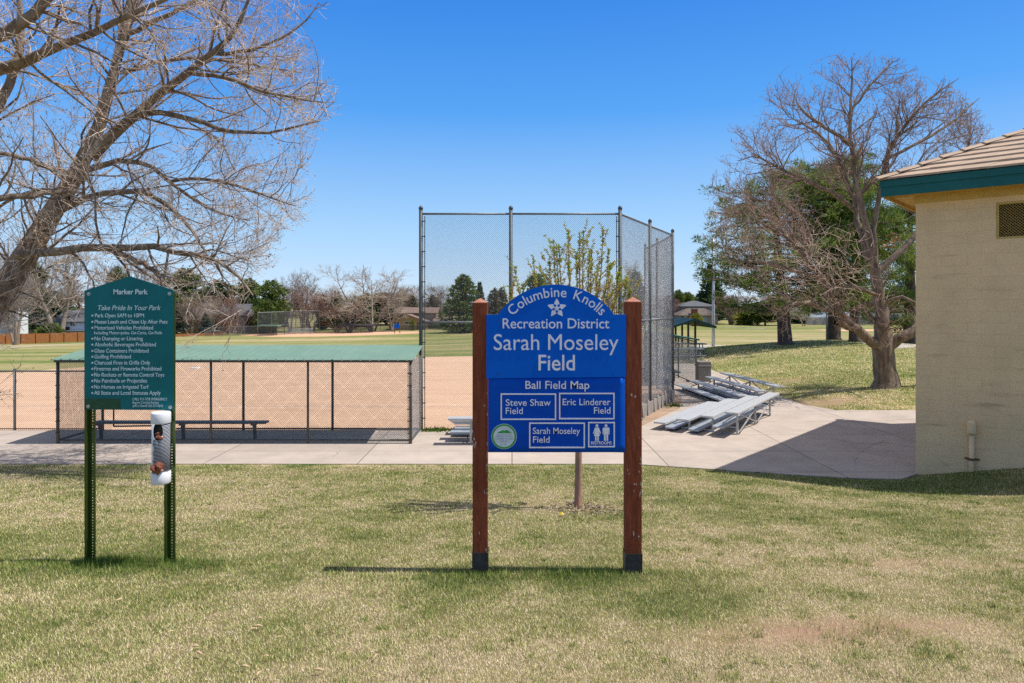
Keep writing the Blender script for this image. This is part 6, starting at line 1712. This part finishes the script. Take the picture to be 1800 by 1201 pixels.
far_link('chain_link_fence', [(HX(562, 174), 174), (HX(800, 176), 176)], [1.5, 1.5], 'distant low chain-link fence in front of the tan house', 'fence', pr=.045, step=4)
far_link('chain_link_fence', [(HX(1530, 165), 165), (HX(1690, 165), 165)], [1.3, 1.3], 'distant low chain-link fence behind the forked trunk', 'fence', pr=.045, step=4)
T = thing('bleacher', 'distant pale metal bleacher beside the far backstop', 'bleacher', (HX(527, 168), 166, zf(HX(527, 168), 166)))
for k in range(4):
    y = 166 + k * .6; z = zf(HX(527, y), y); m = MB(); m.bb((HX(505, y), y, z + .3 + k * .3), (HX(550, y), y + .3, z + .42 + k * .3)); m.build('seat', alu, T)
m = MB()
for px in (507, 520, 533, 548):
    x = HX(px, 168.2); z = zf(x, 168.2); m.bb((x - .05, 166.1, z), (x + .05, 168.1, z + .1)); m.bb((x - .05, 168.15, z), (x + .05, 168.25, z + 1.3))
m.build('frame', alu2, T)
T = thing('dugout', 'distant long dugout with thin dark green roof below the big bare tree', 'dugout', (HX(624, 168), 168, zf(HX(624, 168), 168)))
zt_ = HZ(572, 167); m = MB(); m.add([(HX(592, 167), 167, zt_), (HX(656, 167), 167, zt_ - .05), (HX(656, 167), 170, zt_ + .25), (HX(592, 167), 170, zt_ + .3), (HX(592, 167), 167, zt_ - .16), (HX(656, 167), 167, zt_ - .2), (HX(656, 167), 170, zt_ - .0), (HX(592, 167), 170, zt_ + .05)], [(0, 1, 2, 3), (7, 6, 5, 4), (0, 4, 5, 1), (1, 5, 6, 2), (2, 6, 7, 3), (3, 7, 4, 0)]); m.build('roof', M('dark_maroon_roof', (.06, .045, .04), .6, var=.3), T)
for px in (593, 614, 635, 655):
    for y in (167.1, 169.8):
        x = HX(px, y); m = MB(); m.tube((x, y, zf(x, y)), (x, y, zt_ - .1), .06, n=6); m.build('post', dpost, T)
m = MB(); m.add([(HX(593, 167.1), 167.1, zf(HX(593, 167), 167)), (HX(655, 167.1), 167.1, zf(HX(655, 167), 167)), (HX(655, 167.1), 167.1, zt_ - .3), (HX(593, 167.1), 167.1, zt_ - .3)], [(0, 1, 2, 3)]); m.build('mesh', fm, T, fix=False)
T = thing('dugout', 'distant dugout with teal roof edge in front of the far backstop', 'dugout', (HX(470, 159), 159, zf(HX(470, 159), 159)))
zt_ = HZ(572.5, 158); m = MB(); m.bb((HX(454, 158), 158, zt_ - .18), (HX(488, 158), 160.3, zt_ + .1)); m.build('roof', teal, T)
for px in (455, 471, 487):
    x = HX(px, 158.1); m = MB(); m.tube((x, 158.1, zf(x, 158.1)), (x, 158.1, zt_ - .18), .06, n=6); m.build('post', dpost, T)
m = MB(); m.bb((HX(456, 160), 160, zf(HX(470, 160), 160) - .1), (HX(487, 160), 160.2, zt_ - .2)); m.build('back_mesh', fm, T)
x = HX(698, 160); zg = zf(x, 160)
T = thing('park_sign', 'tiny distant blue arched sign on two posts before the tan house', 'sign', (x, 160, zg))
m = MB(); m.prism([(x - .62, HZ(577, 160)), (x + .62, HZ(577, 160)), (x + .62, HZ(571, 160)), (x + .3, HZ(569.3, 160)), (x - .3, HZ(569.3, 160)), (x - .62, HZ(571, 160))], 160, 160.05); m.build('panel', blue, T)
for s_ in (-.62, .62):
    m = MB(); m.bb((x + s_ - .08, 160.06, zg - .1), (x + s_ + .08, 160.2, HZ(571, 160))); m.build('post', sbr, T)
# cars beyond the fence
def car(px, y, rz, colmat, label, suv=True):
    x = HX(px, y); T = thing('parked_car', label, 'car', (x, y, zf(x, y)), rz, local=True)
    L_, w_, h1, h2 = 4.6, 1.85, .95, (1.75 if suv else 1.45)
    m = MB(); m.prism([(-L_ / 2, .35), (L_ / 2, .35), (L_ / 2, .78), (L_ / 2 - .2, .92), (1.1, h1 + .05), (.55, h2 - .1), (.2, h2), (-1.7 if suv else -1.1, h2), (-L_ / 2 + .1 if suv else -1.75, h1 + .05), (-L_ / 2, h1)], -w_ / 2, w_ / 2); m.build('body', colmat, T, bevel=.06)
    for s_ in (-1, 1):
        m = MB(); yy = s_ * (w_ / 2 + .004); m.prism([(.95, h1 + .06), (.5, h2 - .14), (-.1, h2 - .1), (-.1, h1 + .06)], yy - .003, yy + .003); m.prism([(-.2, h1 + .06), (-.2, h2 - .1), (-1.6 if suv else -1.0, h2 - .12), (-L_ / 2 + .35 if suv else -1.5, h1 + .06)], yy - .003, yy + .003); m.build('side_window', glass, T)
        for xx in (-1.45, 1.4):
            m = MB(); m.tube((xx, s_ * (w_ / 2 - .2), .34), (xx, s_ * (w_ / 2 + .02), .34), .34, n=16); wh = m.build('wheel', M('tyre', (.02, .02, .02), .9), T); m = MB(); m.tube((xx, s_ * (w_ / 2 + .021), .34), (xx, s_ * (w_ / 2 + .03), .34), .2, n=12); m.build('rim', alu2, wh)
    return T
car(806, 178, R(4), M('blue_car_paint', (.10, .17, .26), .3, var=.05, bump=0, metal=.3), 'blue sport utility car parked past the fence, seen through the backstop')
car(824, 176, R(-3), M('white_car_paint', (.7, .71, .72), .3, var=.05, bump=0), 'white car half hidden behind the left timber post', False)
car(780, 182, R(2), M('black_car_paint', (.02, .02, .024), .3, var=.05, bump=0), 'black car parked left of the blue sport utility car', True)
car(1282, 163, R(10), M('dark_blue_car', (.02, .06, .14), .3, var=.05, bump=0), 'small dark blue car under the pinkish bare trees', False) if False else None
# base bag on the infield, weeds at the fence foot, seed pods on the lawn
p = G(343, 649); m = MB(); m.bb((p.x - .22, p.y - .22, p.z), (p.x + .22, p.y + .22, p.z + .09)); tag(m.build('base_bag', wtrim, None, bevel=.03), 'white base bag lying on the infield dirt', 'base')
wm = M_attr('weed_leaf', ((0.0, (.06, .11, .02)), (1.0, (.15, .23, .04))), amp=.8, transl=.3)
for (px, py, wd, lb) in ((757, 758, .26, 'green weed clump at backstop foot nearest the dugout'), (772, 757.5, .26, 'green weed clump at backstop foot, middle of three'), (804, 757, .3, 'green weed clump at backstop foot above the hidden bleacher'), (1184, 716, .3, 'grass tuft at the foot of the backstop boards')):
    p = P(px, py, 17.0) if py > 730 else G(px, py); nn = 110
    x_, y_ = p.x + rs.normal(size=nn) * wd * .5, p.y + rs.normal(size=nn) * .09
    c = np.stack([x_, y_, Z(x_, y_) + .02], 1); d = rs.normal(size=(nn, 3)); d[:, 2] = np.abs(d[:, 2]) + .5; d /= np.linalg.norm(d, axis=1, keepdims=True)
    v, f = spikes(rs, c, d, rs.uniform(.05, .15, nn), rs.uniform(.02, .05, nn))
    tag(raw('weed_clump', v, f, wm, attrs={'green': np.full(nn * 3, .5), 'rnd': np.repeat(rs.rand(nn), 3)}), lb, 'weed')
pod = M('dry_pod', (.66, .50, .30), .7, scale=20, col2=(.48, .33, .18), bump=.2)
POD = [(210, 1066, .9), (378, 1093, 0), (456, 1098, .2), (444, 1116, .7), (454, 1114, .2), (490, 1130, .4), (344, 1148, .1), (468, 1168, .2), (430, 1184, 2.9), (560, 1193, .1), (455, 1196, 1.5), (225, 1150, 2.0), (661, 1163, 1.3), (300, 1124, 1.0), (350, 1160, 2.8)]
protos = {}
for i, (px, py, a) in enumerate(POD):
    p = G(px, py)
    if not protos:
        m = MB(); m.path([(-.026, 0, .0), (-.018, .002, .003), (0, .004, .006), (.016, .002, .004), (.026, -.004, .002)], [.002, .0065, .008, .0062, .0015], 7)
        o = m.build('seed_pod', pod, smooth=True); protos[0] = o
    else:
        o = protos[0].copy(); COL.objects.link(o)
    o.location = (p.x, p.y, p.z + .032); o.rotation_euler = (rs.uniform(-.2, .2), rs.uniform(-.2, .2), a); s = rs.uniform(.7, 1.2); o.scale = (s, s, s)
    tag(o, 'dry tan seed pod lying on the foreground grass', 'seed pod', 'dry seed pods scattered on the lawn')
